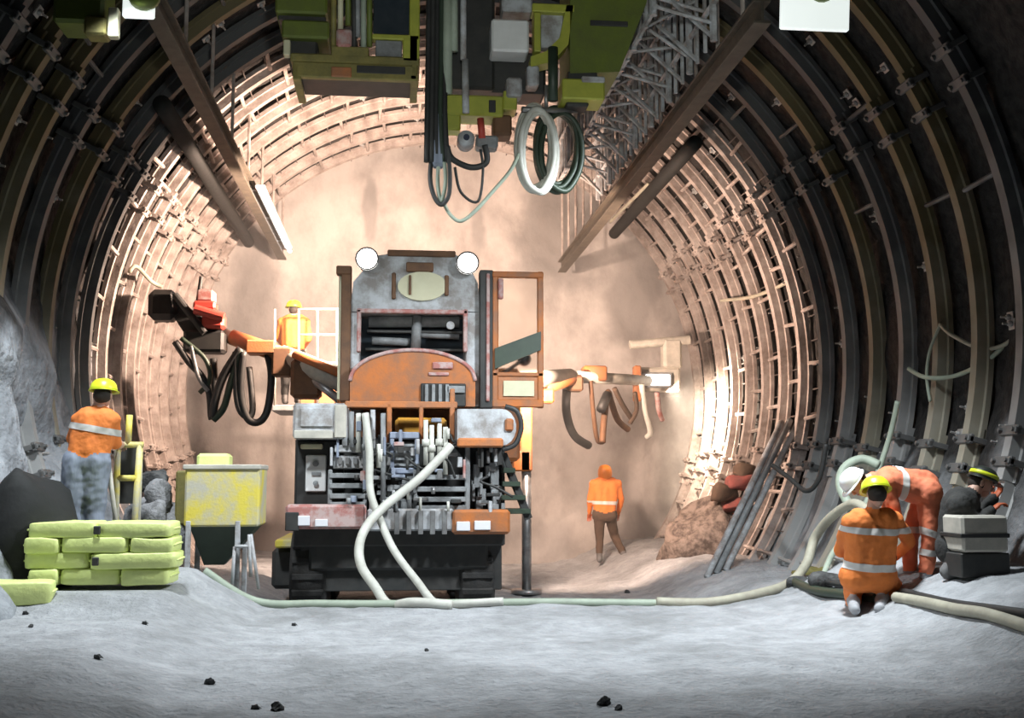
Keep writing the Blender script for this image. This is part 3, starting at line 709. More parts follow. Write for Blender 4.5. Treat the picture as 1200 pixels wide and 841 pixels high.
hp_(MB().pbox(323, -60, 384, 15, YH, .9, .02), 'upper_panel', 'olive')
hp_(MB().pbox(330, 23, 386, 44, YH, .9, .02), 'lower_panel', 'olive')
hp_(MB().pbox(326, 14, 382, 24, YH + .08, .8, .01).pbox(336, 44, 372, 66, YH + .1, .7, .02), 'dark_beam', 'dark')
hp_(MB().pbox(332, 46, 340, 64, YH, .1, .01), 'bracket', 'cream')
mb = MB().pbox(480, -60, 492, 70, YH, .12, .01).pbox(436, 40, 492, 46, YH, .12, .01).pbox(472, 44, 490, 72, YH, .12, .01)
hp_(mb, 'right_frame', 'lime')
hp_(MB().pbox(438, -60, 480, 40, YH + .15, .05, .005), 'dark_window', 'darkglass')
hp_(MB().pbox(440, 47, 471, 66, YH + .02, .2, .01), 'teal_box', 'grey')
for x, y1, m in ((391, 60, 'olive_dirty'), (399, 42, 'cream'), (408, 30, 'olive'), (419, 44, 'grey'), (426, 60, 'greenhose'), (433, 55, 'olive'), (415, 64, 'dark')):
    hp_(MB().cyl(P(x, -60, YH + .05), P(x, y1, YH + .05), .028, n=8), 'hanging_rod', m, True)
hp_(MB().pbox(394, 33, 412, 54, YH - .02, .15, .02), 'motor', 'pink')
hp_(MB().pbox(388, 54, 432, 66, YH, .3, .01), 'crossbeam', 'olive_dirty')
mb = MB()
for x in (335, 372, 484): p = P(x, -50, YH + .4); hanger(mb, p.x, YH + .4, p.z)
hp_(mb, 'suspension_rod', 'dark', True)

# centre: hose and valve unit
cx = P(580, 60, YH)
ce = thing('hanging_hose_unit', 'yellow-green hose carrier with white boxes and black hoses hung from the crown, centre', 'machine', (cx.x, YH, cx.z))
def ce_(mb, n, m, sm=False, par=None): return mb.build(n, M[m], par or ce, smooth_=sm)
ce_(MB().pbox(516, -60, 580, 104, YH + .3, .5, .03).pbox(560, 60, 640, 108, YH + .35, .4, .03), 'dark_housing', 'dark')
ce_(MB().pbox(520, 111, 590, 135, YH + .05, .3, .015).pbox(520, 130, 540, 152, YH + .08, .2, .015).pbox(590, 106, 606, 128, YH + .05, .25, .01), 'yellow_crossbeam', 'lime')
ce_(MB().pbox(573, 117, 581, 131, YH + .03, .04, .005), 'beam_slot', 'black')
ce_(MB().pbox(578, 134, 600, 158, YH + .1, .25, .02), 'rusty_block', 'rust')
ce_(MB().pbox(576, 22, 620, 60, YH, .3, .02), 'white_box', 'white')
ce_(MB().pbox(588, -30, 624, 13, YH + .05, .25, .02), 'grey_box', 'palegrey')
ce_(MB().pbox(624, 4, 674, 14, YH, .2, .01).pbox(626, 14, 634, 60, YH, .2, .01).prism(px_pts([(672, 6, YH), (664, 6, YH), (656, 44, YH), (640, 60, YH), (622, 66, YH), (622, 78, YH), (648, 72, YH), (666, 52, YH)]), (0, .2, 0)), 'yellow_frame', 'lime')
ce_(MB().pbox(634, 16, 660, 56, YH + .08, .1, .01), 'grey_inset', 'palegrey')
ce_(MB().pbox(618, 76, 632, 100, YH, .2, .02).pbox(594, 90, 612, 112, YH - .02, .2, .02), 'bracket', 'palegrey')
ce_(MB().cyl(P(648, 56, YH - .05), P(648, 118, YH - .05), .05, n=10), 'pipe', 'darkgreen', True)
ce_(MB().cyl(P(543, -60, YH - .05), P(543, 70, YH - .05), .03, n=10).cyl(P(545, 70, YH - .05), P(546, 132, YH - .05), .035, n=10), 'piston_rod', 'palegrey', True)
ce_(MB().cyl(P(532, -60, YH), P(532, 60, YH), .04, n=8).cyl(P(525, -60, YH), P(524, 110, YH), .05, n=8), 'pipe', 'greenhose', True)
ce_(MB().cyl(P(563, 139, YH), P(565, 162, YH), .035, n=10), 'red_rod', 'red', True)
k = ce_(MB().lathe([(.0, -.08), (.07, -.08), (.085, -.04), (.085, .12), (.0, .12)], P(546, 164, YH), 16, 'Y'), 'round_reel', 'palegrey', True)
ce_(MB().lathe([(.0, -.1), (.03, -.1), (.03, -.07), (.0, -.07)], P(546, 164, YH), 12, 'Y'), 'reel_hub', 'navy', par=k)
ce_(MB().pbox(558, 158, 584, 172, YH, .2, .02), 'grey_block', 'grey')
for i_, x in enumerate((503, 508, 513, 518, 523)):
    ce_(MB().tube([P(x, -60, YH), P(x - 1, 60, YH), P(x - 2, 130, YH - .03), P(x - 3 + i_, 190, YH - .02)], .03, 8), 'hanging_hose', ('black', 'dark', 'black', 'darkgreen', 'black')[i_], True)
ce_(MB().pbox(506, 130, 522, 194, YH - .05, .14, .03), 'hose_sleeve', 'bluegrey')
for pts, m, r in (([(508, 170), (504, 205), (508, 228), (517, 240), (526, 228), (527, 200), (524, 170)], 'black', .022),
                  ([(514, 190), (513, 215), (517, 236), (522, 215), (521, 190)], 'greenhose', .02),
                  ([(524, 172), (530, 186), (552, 196), (570, 190), (568, 170)], 'black', .03),
                  ([(520, 238), (528, 252), (540, 259), (556, 248), (576, 226), (598, 200), (608, 180)], 'greenhose', .018),
                  ([(533, 196), (540, 225), (560, 236), (566, 200), (563, 175)], 'dark', .014)):
    ce_(MB().tube([P(x, y, YH - .02 * j) for j, (x, y) in enumerate(pts)], r, 8), 'hose_loop', m, True)
mb = MB()
for x in (530, 600, 668): p = P(x, -40, YH + .5); hanger(mb, p.x, YH + .5, P(x, 10, YH + .5).z)
ce_(mb, 'suspension_rod', 'dark', True)
# coils hung on the unit's hook: things of their own
def coil(cx_, cy_, rx, ry, n_, Y, m, name, label):
    t = thing(name, label, 'hose', P(cx_, cy_ + ry, Y), 'hose coils hung overhead')
    for q in range(n_):
        pts = []
        ox, oy = random.uniform(-5, 5), random.uniform(-6, 8)
        for k in range(14):
            a = 2 * math.pi * k / 14
            pts.append(P(cx_ + ox + rx * math.cos(a), cy_ + oy + ry * math.sin(a) * (1 + .08 * random.random()), Y + .03 * q + .05 * math.cos(a)))
        MB().tube(pts, .027, 8, 4, closed=True).build('loop', M[m], t, smooth_=True)
    return t
coil(628, 172, 20, 46, 8, YH - .05, 'whitehose', 'hose_coil', 'white hose coiled in long loops beside a dark green coil overhead')
coil(656, 173, 24, 44, 7, YH + .15, 'darkgreen', 'hose_coil', 'dark green hose coiled in loops right of the white coil overhead')
mb = MB(); p = P(640, 126, YH + .1); mb.cyl(p, P(640, 100, YH + .1), .02, n=8).cyl(P(612, 128, YH - .02), P(676, 130, YH + .2), .028, n=8)
ce_(mb, 'hook_bar', 'steel', True)
# right: green panel
rp_ = P(712, 60, YH)
rgp = thing('green_panel_unit', 'leaf green steel cabinet with a sloping edge hung right of the hose coils', 'cabinet', (rp_.x, YH, rp_.z))
MB().prism(px_pts([(668, -60, YH), (772, -60, YH), (757, 5, YH), (726, 84, YH), (668, 86, YH)]), (0, .7, 0)).build('cabinet_body', M['olive'], rgp)
MB().pbox(692, 24, 736, 30, YH - .02, .05, .005).build('slot', M['dark'], rgp)
MB().pbox(659, 92, 709, 116, YH - .1, .35, .015).build('lower_box', M['lime'], rgp)
MB().pbox(682, 89, 709, 96, YH - .12, .37, .01).build('box_top', M['palegrey'], rgp)
MB().pbox(665, 84, 700, 94, YH, .3, .01).build('neck', M['dark'], rgp)
MB().pbox(664, 116, 690, 124, YH, .25, .02).build('bottom_bracket', M['dark'], rgp)
mb = MB(); p = P(700, -50, YH + .3); hanger(mb, p.x, YH + .3, p.z); p = P(745, -50, YH + .3); hanger(mb, p.x, YH + .3, p.z)
mb.build('suspension_rod', M['dark'], rgp)

# crane rails along the tunnel, with their hangers
def rail(x, z, label, lattice):
    t = thing('crane_rail', label, 'rail', (x, 9.2, z), 'crane rails along the tunnel')
    mb = MB(); L0, L1 = 9.2, 21.3
    mb.box((x, (L0 + L1) / 2, z + .10), (.16, L1 - L0, .03), .005).box((x, (L0 + L1) / 2, z - .10), (.16, L1 - L0, .03), .005).box((x, (L0 + L1) / 2, z), (.03, L1 - L0, .18), .003)
    mb.build('beam', M['railsteel'], t)
    for k in range(15):
        Y = YA + DY * k
        if k % 2 and not lattice: continue
        MB().cyl((x, Y, z + .1), (x, Y, crown(x) + .0), .022, n=6).build('hanger_rod', M['arch'], t)
    if lattice:
        for k in range(22):
            Y = 10.2 + .30 * k
            for ox in (-.15, -.75):
                zz = z + (.12 if ox > -.3 else .35)
                MB().cyl((x + ox, Y, zz), (x + ox, Y, crown(x + ox)), .022 if k % 3 else .04, n=6).build('lattice_rod', M['palegrey'], t)
            if k % 2 == 0:
                MB().cyl((x - .15, Y, z + .15), (x - .75, Y + .5, z + 1.0), .025, n=6).build('lattice_brace', M['palegrey'], t)
            MB().cyl((x - .15, Y, z + .3 + .25 * (k % 3)), (x - .75, Y, z + .45 + .25 * (k % 2)), .02, n=6).build('lattice_tie', M['palegrey'], t)
        for ox, dz in ((-.15, .5), (-.75, .4), (-.15, 1.1), (-.75, 1.0)):
            MB().cyl((x + ox, 10.1, z + dz), (x + ox, 16.8, z + dz), .03, n=6).build('lattice_chord', M['palegrey'], t)
        mb = MB()
    return t
rail(-2.23, 5.52, 'rusty crane rail running to the face on the left, beside a lit tube', False)
rail(3.19, 5.38, 'rusty crane rail on the right with a grey steel lattice above it', True)
tl = thing('tube_light', 'white fluorescent tube glowing below the left crane rail', 'lamp', (-2.02, 18.4, 5.45))
MB().cyl((-2.02, 16.3, 5.44), (-2.02, 20.6, 5.44), .035, n=10).build('tube', M['tube'], tl, smooth_=True)
MB().box((-2.05, 18.45, 5.52), (.14, 4.4, .05), .01).build('tube_housing', M['white'], tl)
mb = MB()
for Y in (16.6, 18.4, 20.2): mb.box((-2.12, Y, 5.545), (.22, .05, .02), .004)
mb.build('tube_bracket', M['steel'], tl)
# floodlights
def flood(c, s, label, tilt):
    t = thing('floodlight', label, 'lamp', c)
    q = Euler((tilt, 0, 0)); c = Vector(c)
    MB().box(c, (s, .06, s), .02, q).build('reflector_plate', M['diffuser'], t)
    MB().lathe([(.0, -.10), (.12, -.10), (.14, -.04), (.14, .0), (.0, .0)], c + Vector((.05, -.02, .06)), 18, 'Y').build('lamp_housing', M['olive'], t, smooth_=True)
    MB().lathe([(.0, -.115), (.07, -.115), (.07, -.10), (.0, -.10)], c + Vector((.05, -.02, .06)), 14, 'Y').build('lens', M['dark'], t)
    mb = MB(); hanger(mb, c.x, c.y + .08, c.z, .03); mb.build('hanger_rod', M['dark'], t)
a = P(955, -6, 9.3); flood(a, .64, 'square white floodlight hung from the crown at top right', R_(8))
a = P(163, 4, 9.6); flood(a, .27, 'small white floodlight hung from the crown at top left', 0)
gb = P(105, 10, 9.6)
g = thing('hanging_winch', 'dark green winch box with a cream bracket hung at top left', 'winch', gb)
MB().pbox(62, -40, 122, 26, 9.6, .4, .03).build('winch_box', M['olive'], g)
MB().pbox(98, 18, 124, 40, 9.58, .2, .02).build('bracket', M['olive_dirty'], g)
MB().pbox(126, 8, 138, 42, 9.58, .1, .01).build('cream_bracket', M['cream'], g)
mb = MB(); hanger(mb, gb.x, 9.75, gb.z, .03); mb.build('suspension_rod', M['dark'], g)

# ---------------------------------------------------------------- people
def seg_dist(p, a, b):
    ab = b - a; t = max(0, min(1, (p - a).dot(ab) / max(ab.length_squared, 1e-9))); return (p - (a + ab * t)).length, t
def tube_shape(bm_mb, a, b, ra, rb): 
    a, b = Vector(a), Vector(b)
    bm_mb.ell(a, (ra,) * 3, nu=12, nv=8); bm_mb.ell(b, (rb,) * 3, nu=12, nv=8)
    if (b - a).length > 1e-4: bm_mb.cyl(a, b, ra, rb, 14)
def frame(fwd, up):
    f = Vector(fwd).normalized(); u = Vector(up); u = (u - f * u.dot(f)).normalized(); r = f.cross(u)
    return Matrix((r, f, u)).transposed()          # local x right, y forward, z up
def hand(bm, w, d, pn, mi, side, curl=.5, sc=1.0):
    """palm, four bent fingers of unequal length and a thumb leaving the side of the palm"""
    d = Vector(d).normalized(); q = frame(d, pn)
    mb = MB()
    mb.ell(w + q @ Vector((0, .045 * sc, 0)), (.042 * sc, .055 * sc, .019 * sc), q, 12, 8)
    for k, (x, L) in enumerate(((-.03, .072), (-.010, .082), (.010, .077), (.029, .060))):
        p = Vector((x, .088, 0)) * sc; pts = [p * .85, p]; ang = 0
        for f_, dl in ((.45, .5), (.55, .3), (.5, .2)):
            ang -= curl * f_ * 2; p = p + Vector((x * .06, math.cos(ang) * L * dl, math.sin(ang) * L * dl)) * sc; pts.append(p)
        mb.tube([w + q @ t for t in pts], lambda t: (.0105 - .003 * t) * sc, 6, 2)
    p = [Vector((side * .030, .02, 0)), Vector((side * .052, .045, -.012)), Vector((side * .060, .072, -.024)), Vector((side * .056, .094, -.034))]
    mb.tube([w + q @ (t * sc) for t in p], lambda t: (.0135 - .004 * t) * sc, 6, 2)
    merge(bm, mb.bm, mi)
def merge(bm, src, mi):
    bmesh.ops.recalc_face_normals(src, faces=src.faces)
    mp = {v: bm.verts.new(v.co) for v in src.verts}
    for f in src.faces:
        try: g = bm.faces.new([mp[v] for v in f.verts]); g.material_index = mi; g.smooth = True
        except ValueError: pass
    src.free()
def head_shape(bm, c, q, mats, sc=1.0):
    """skull, jaw, nose, brow, ears, eyes, mouth, a short hair cap; c = centre of the skull"""
    mb = MB()
    mb.ell(c, (.074 * sc, .092 * sc, .108 * sc), q, 18, 12)
    mb.ell(c + q @ (Vector((0, .025, -.062)) * sc), (.055 * sc, .062 * sc, .055 * sc), q, 14, 8)
    mb.ell(c + q @ (Vector((0, .094, -.020)) * sc), (.013 * sc, .020 * sc, .024 * sc), q, 8, 6)
    mb.ell(c + q @ (Vector((0, .082, .020)) * sc), (.045 * sc, .014 * sc, .010 * sc), q, 10, 6)
    for sx in (-1, 1): mb.ell(c + q @ (Vector((sx * .075, -.005, -.008)) * sc), (.010 * sc, .020 * sc, .032 * sc), q, 8, 6)
    merge(bm, mb.bm, mats['skin'])
    mb = MB()
    for sx in (-1, 1): mb.ell(c + q @ (Vector((sx * .030, .081, .002)) * sc), (.012 * sc, .009 * sc, .008 * sc), q, 8, 6)
    merge(bm, mb.bm, mats['eye'])
    mb = MB(); mb.ell(c + q @ (Vector((0, .082, -.060)) * sc), (.024 * sc, .008 * sc, .007 * sc), q, 8, 6); merge(bm, mb.bm, mats['lip'])
def person(label, J, look, facing, mats, headup=(0, 0, 1), hands='skin', helmet='helmet_lime', hood=False, bands=(), voxel=.016, build=1.0, group=None, curl=.6, cut=None, feetdir=None, legs=1.0):
    """J: joints in world space.  One continuous voxel-merged body, zones coloured by the limb they belong to."""
    loc = Vector(J['base'])
    root = thing('person', label, 'person', loc, group)
    V = {k: Vector(v) for k, v in J.items()}
    slots = ['jacket', 'trousers', 'boot', 'skin', 'glove', 'eye', 'lip', 'forearm']
    mi = {n: i for i, n in enumerate(slots)}
    caps = []
    def cap(a, b, ra, rb, z): caps.append((Vector(a), Vector(b), ra * build, rb * build, z))
    sl, sr, hl, hr, nk, pv = V['sl'], V['sr'], V['hl'], V['hr'], V['neck'], V['pelvis']
    ch = (sl + sr) / 2 * .75 + pv * .25; f = Vector(facing).normalized()
    inl, inr = sl.lerp(sr, .24), sr.lerp(sl, .24)
    cap(inl, sl, .105, .085, 'jacket'); cap(inr, sr, .105, .085, 'jacket'); cap(inl, inr, .11, .11, 'jacket')
    cap(inl, hl.lerp(hr, .12), .125, .125, 'jacket'); cap(inr, hr.lerp(hl, .12), .125, .125, 'jacket'); cap(ch, pv, .135, .14, 'jacket')
    cap((sl + sr) / 2, nk, .085, .062, 'jacket'); cap(nk, V['head'], .055, .055, 'skin')
    cap(hl, hr, .135, .135, 'trousers')
    for s_ in 'lr':
        cap(V['s' + s_], V['e' + s_], .074, .058, 'jacket'); cap(V['e' + s_], V['w' + s_], .056, .040, 'forearm')
        cap(V['h' + s_], V['k' + s_], .108 * legs, .080 * legs, 'trousers')
        cap(V['k' + s_], V['k' + s_].lerp(V['a' + s_], .72), .078 * legs, .066 * legs, 'trousers'); cap(V['k' + s_].lerp(V['a' + s_], .66), V['a' + s_], .060, .056, 'boot')
        toe = V.get('t' + s_) or V['a' + s_] + f * .17 + Vector((0, 0, -.03))
        heel = V['a' + s_] + (V['a' + s_] - toe).normalized() * .035 + Vector((0, 0, -.035))
        cap(heel, toe, .05, .045, 'boot'); cap(V['a' + s_], heel.lerp(toe, .5), .052, .05, 'boot')
    mb = MB()
    for a, b, ra, rb, z in caps: tube_shape(mb, a, b, ra, rb)
    bmesh.ops.recalc_face_normals(mb.bm, faces=mb.bm.faces)
    tmp = bpy.data.meshes.new('tmp'); mb.bm.to_mesh(tmp); mb.bm.free()
    to = bpy.data.objects.new('tmp', tmp); COL.objects.link(to)
    m1 = to.modifiers.new('r', 'REMESH'); m1.mode = 'VOXEL'; m1.voxel_size = voxel
    m2 = to.modifiers.new('s', 'SMOOTH'); m2.factor = .5; m2.iterations = 4
    dg = bpy.context.evaluated_depsgraph_get(); dg.update()
    me = bpy.data.meshes.new_from_object(to.evaluated_get(dg))
    bpy.data.objects.remove(to); bpy.data.meshes.remove(tmp)
    bm = bmesh.new(); bm.from_mesh(me); bpy.data.meshes.remove(me)
    bm.normal_update()
    def zone(p):
        best = None
        for a, b, ra, rb, z in caps:
            d, t = seg_dist(p, a, b); d -= ra + (rb - ra) * t
            if best is None or d < best[0]: best = (d, z)
        return best[1]
    for v in bm.verts:      # folds of the cloth
        p = v.co; v.co = p + v.normal * (.010 * noise.noise(Vector((p.x * 9, p.y * 9, p.z * 5))) + .006 * noise.noise(p * 22))
    for fc in bm.faces:
        fc.smooth = True; fc.material_index = mi[zone(fc.calc_center_median())]
    # bands of reflective tape: strips of the clothing's own surface, lifted off it
    strips = []
    for (zn, p0, ax, w) in bands:
        b2 = bm.copy(); ax = Vector(ax).normalized(); p0 = Vector(p0)
        zs = {mi[t] for t in zn.split('+')}
        bmesh.ops.delete(b2, geom=[fc for fc in b2.faces if fc.material_index not in zs or abs((fc.calc_center_median() - p0).dot(ax)) > w + .06 or (fc.calc_center_median() - p0).length > .42], context='FACES')
        for sg in (-1, 1):
            bmesh.ops.bisect_plane(b2, geom=b2.verts[:] + b2.edges[:] + b2.faces[:], plane_co=p0 + ax * sg * w, plane_no=ax * sg, clear_outer=True)
        left = set(b2.faces); best = set()
        while left:                                   # keep the one closed band, not stray scraps of a sleeve
            st = [left.pop()]; isl = set(st)
            while st:
                for e in st.pop().edges:
                    for g in e.link_faces:
                        if g in left: left.discard(g); isl.add(g); st.append(g)
            if len(isl) > len(best): best = isl
        bmesh.ops.delete(b2, geom=[fc for fc in b2.faces if fc not in best], context='FACES')
        b2.normal_update()
        for v in b2.verts: v.co += v.normal * .006
        strips.append(b2)
    q = frame(look, headup)
    if not hood: head_shape(bm, V['head'], q, mi)
    else: head_shape(bm, V['head'], q, mi, .95)
    for s_, sd in (('l', -1), ('r', 1)):
        d = V['w' + s_] - V['e' + s_]; pn = f if abs(d.normalized().dot(f)) < .7 else Vector((0, 0, 1))
        hand(bm, V['w' + s_], d, pn, mi['glove'], -sd, curl)
    for v in bm.verts: v.co -= loc
    me = bpy.data.meshes.new('body'); bm.to_mesh(me); bm.free()
    for n in slots: me.materials.append(M[mats.get(n, {'skin': 'skin', 'glove': hands, 'eye': 'eye', 'lip': 'lip', 'forearm': mats['jacket']}.get(n))])
    o = bpy.data.objects.new('body', me); COL.objects.link(o); o.parent = root
    for b2 in strips:
        mb = MB(); mb.bm.free(); mb.bm = b2
        if len(b2.faces): mb.build('reflective_band', M['reflect'], root, smooth_=True)
    c = V['head']
    hm = MB(); prof = [(.0, .150), (.045, .146), (.085, .128), (.112, .095), (.122, .055), (.126, .03), (.118, .03), (.113, .06), (.10, .09), (.0, .135)]
    if hood: prof = [(.0, .150), (.06, .14), (.10, .11), (.125, .05), (.130, -.03), (.120, -.10), (.110, -.13), (.10, -.12), (.112, -.03), (.0, .13)]
    hm.lathe(prof, c, 24, q=q)
    h = hm.build('helmet' if not hood else 'hood', M[helmet], root, smooth_=True)
    if not hood:
        mb = MB(); out = []
        for k in range(24):
            a = 2 * math.pi * k / 24; r = .126 + (.042 * max(0, math.sin(a)) ** 2 + .008)
            out.append((r * math.cos(a), r * math.sin(a)))
        vs = [c + q @ Vector((x, y, .034)) for x, y in out] + [c + q @ Vector((x * .8, y * .8, .044)) for x, y in out]
        mb._add(vs, [[k, (k + 1) % 24, 24 + (k + 1) % 24, 24 + k] for k in range(24)])
        vs2 = [v - q @ Vector((0, 0, .006)) for v in vs]
        mb._add(vs2, [[k, (k + 1) % 24, 24 + (k + 1) % 24, 24 + k][::-1] for k in range(24)])
        mb._add(vs[:24] + vs2[:24], [[k, (k + 1) % 24, 24 + (k + 1) % 24, 24 + k] for k in range(24)])
        mb.build('helmet_brim', M[helmet], h, smooth_=True)
        mb = MB(); mb.ell(c + q @ Vector((0, -.02, -.01)), (.080, .090, .085), q, 16, 10)
        for v in [v for v in mb.bm.verts if (q.inverted() @ (v.co - c)).y > .035]: v.co = c + q @ Vector(((q.inverted() @ (v.co - c)).x, .035, (q.inverted() @ (v.co - c)).z))
        mb.build('hair', M['hairdark'], root, smooth_=True)
    return root
def base_of(x, y): return Vector((x, y, ground(x, y)))

# kneeling worker, front right, seen from behind
Yk = 9.3
J = dict(head=P(1027, 578, 9.22), neck=P(1022, 598, 9.25), sl=P(996, 612, 9.28), sr=P(1048, 610, 9.30), pelvis=P(1017, 664, 9.32), hl=P(1001, 676, 9.34), hr=P(1034, 676, 9.34),
         el=P(985, 645, 9.52), wl=P(1010, 652, 9.72), er=P(1066, 634, 9.48), wr=P(1048, 654, 9.72),
         kl=P(1000, 697, 9.72), al=P(1000, 706, 9.30), tl=P(1002, 714, 9.14), kr=P(1052, 694, 9.70), ar=P(1032, 704, 9.28), tr=P(1030, 713, 9.12))
J['base'] = base_of(J['pelvis'].x, 9.35)
ax = J['neck'] - J['pelvis']
person('person in orange suit and lime helmet kneeling on one side with back turned', J, (.12, .9, -.35), (0, 1, 0), dict(jacket='jacket', trousers='jacket', boot='paleboot'), hands='glove', helmet='helmet_lime', voxel=.014,
       bands=[('jacket', J['neck'].lerp(J['pelvis'], .34), ax, .028), ('jacket+trousers', J['neck'].lerp(J['pelvis'], .97), ax, .032), ('jacket', J['sr'].lerp(J['er'], .6), J['er'] - J['sr'], .03)])
# bending worker behind, white helmet low at the left
J = dict(head=P(1004, 566, 9.62), neck=P(1024, 560, 9.62), sl=P(1042, 560, 9.78), sr=P(1040, 566, 9.42), pelvis=P(1082, 568, 9.6), hl=P(1086, 576, 9.72), hr=P(1087, 578, 9.46),
         el=P(1040, 602, 9.75), wl=P(1036, 636, 9.72), er=P(1050, 606, 9.40), wr=P(1040, 640, 9.46),
         kl=P(1066, 628, 9.74), al=P(1066, 678, 9.78), kr=P(1090, 628, 9.44), ar=P(1084, 682, 9.48))
for s_ in 'lr': J['t' + s_] = J['a' + s_] + Vector((-.16, -.05, -.05))
J['base'] = base_of(J['ar'].x, 9.6)
ax = J['neck'] - J['pelvis']
person('person in faded orange suit and white helmet bending over behind the kneeling worker', J, (-.55, -.2, -.75), (-1, 0, 0), dict(jacket='jacket_red', trousers='jacket_red', boot='greycloth'), headup=(-1, 0, .4), hands='skin', helmet='helmet_white', voxel=.014,
       bands=[('jacket', J['neck'].lerp(J['pelvis'], .45), ax, .03), ('trousers', J['kr'].lerp(J['hr'], .15), J['kr'] - J['hr'], .028), ('trousers', J['kl'].lerp(J['hl'], .15), J['kl'] - J['hl'], .028), ('trousers', J['kr'].lerp(J['ar'], .35), J['ar'] - J['kr'], .028)])
# crouching worker in black at the right edge
J = dict(head=P(1150, 566, 9.15), neck=P(1138, 580, 9.15), sl=P(1128, 590, 9.36), sr=P(1124, 592, 8.98), pelvis=P(1122, 636, 9.2), hl=P(1122, 640, 9.32), hr=P(1120, 642, 9.06),
         el=P(1146, 606, 9.36), wl=P(1164, 584, 9.32), er=P(1142, 614, 8.96), wr=P(1162, 598, 8.95),
         kl=P(1148, 632, 9.36), al=P(1130, 662, 9.34), kr=P(1136, 640, 8.95), ar=P(1114, 666, 9.0))
for s_ in 'lr': J['t' + s_] = J['a' + s_] + Vector((.16, 0, -.04))
J['base'] = base_of(J['pelvis'].x, 9.2)
person('person in black work clothes crouching at the right edge, lime band on the helmet', J, (.85, -.3, -.35), (1, 0, 0), dict(jacket='darkcloth', trousers='darkcloth', boot='boot'), headup=(.3, 0, 1), hands='glove', helmet='helmet_dark', voxel=.015, build=1.25)
hd = J['head']; q = frame((.85, -.3, -.35), (.3, 0, 1))
pr = [o for o in bpy.data.objects if o.get('label', '').startswith('person in black')][0]
hl_ = [o for o in pr.children if o.name.startswith('helmet')][0]
MB().lathe([(.121, .058), (.127, .058), (.121, .092), (.113, .092)], hd, 24, q=q).build('helmet_band', M['helmet_lime'], hl_, smooth_=True)
# standing worker at the left
Yl = 10.6
J = dict(head=P(121, 462, Yl), neck=P(115, 480, Yl), sl=P(94, 492, Yl), sr=P(131, 492, Yl), pelvis=P(104, 530, Yl), hl=P(91, 540, Yl), hr=P(112, 540, Yl),
         el=P(84, 514, Yl + .08), wl=P(92, 532, Yl + .25), er=P(135, 520, Yl + .10), wr=P(141, 521, Yl + .36),
         kl=P(84, 598, Yl), al=P(82, 655, Yl), kr=P(110, 598, Yl + .05), ar=P(112, 655, Yl + .05))
for s_ in 'lr': J['t' + s_] = J['a' + s_] + Vector((.02, .17, -.03))
J['base'] = base_of(J['pelvis'].x, Yl)
ax = J['neck'] - J['pelvis']
person('person in orange jacket and blue-grey trousers standing with back turned at the left wall', J, (.15, .95, -.1), (.1, 1, 0), dict(jacket='jacket', trousers='bluegrey', boot='boot', forearm='skin'), hands='skin', helmet='helmet_lime', voxel=.015,
       bands=[('jacket', J['neck'].lerp(J['pelvis'], .45), ax, .03)], legs=1.3)
# worker walking at the face
Yf = 19.6
gx = P(708, 600, Yf).x; g0 = ground(gx, Yf)
def Q(px, z, dy=0): return Vector((P(px, 600, Yf).x, Yf + dy, g0 + z))
J = dict(head=Q(710, 1.60, .05), neck=Q(709, 1.46), sl=Q(696, 1.40), sr=Q(724, 1.40), pelvis=Q(708, .92), hl=Q(702, .86), hr=Q(715, .86),
         el=Q(692, 1.12, .05), wl=Q(693, .88, .2), er=Q(729, 1.12, .05), wr=Q(727, .88, .2), kl=Q(703, .48, .05), al=Q(702, .10), kr=Q(722, .48, .18), ar=Q(731, .12, -.1))
for s_ in 'lr': J['t' + s_] = J['a' + s_] + Vector((.05, .16, -.04))
J['base'] = Q(708, 0)
ax = J['neck'] - J['pelvis']
person('person in orange hood and jacket walking towards the rock face', J, (.1, 1, 0), (.1, 1, 0), dict(jacket='jacket', trousers='browncloth', boot='boot'), hands='glove', helmet='helmet_orange', hood=True, voxel=.02,
       bands=[('jacket', J['neck'].lerp(J['pelvis'], .72), ax, .03)])
# operator in the basket
Yb = 18.0
bx = P(338, 478, Yb); z0 = bx.z + .05
def Q(dx, z, dy=0): return Vector((bx.x + dx, Yb + dy, z0 + z))
J = dict(head=Q(.05, 1.55), neck=Q(.06, 1.42), sl=Q(-.12, 1.34), sr=Q(.24, 1.34), pelvis=Q(.04, .88), hl=Q(-.05, .82), hr=Q(.13, .82), el=Q(-.2, 1.1, .1), wl=Q(-.18, 1.05, .32), er=Q(.29, 1.08, .05), wr=Q(.22, 1.0, .3),
         kl=Q(-.06, .45, .02), al=Q(-.06, .09), kr=Q(.14, .45, .02), ar=Q(.14, .09))
J['base'] = Q(.04, 0)
person('person in orange jacket and lime helmet standing in the basket behind the left boom', J, (-.3, 1, 0), (0, 1, 0), dict(jacket='jacket', trousers='darkcloth', boot='boot'), hands='skin', helmet='helmet_lime', voxel=.02)

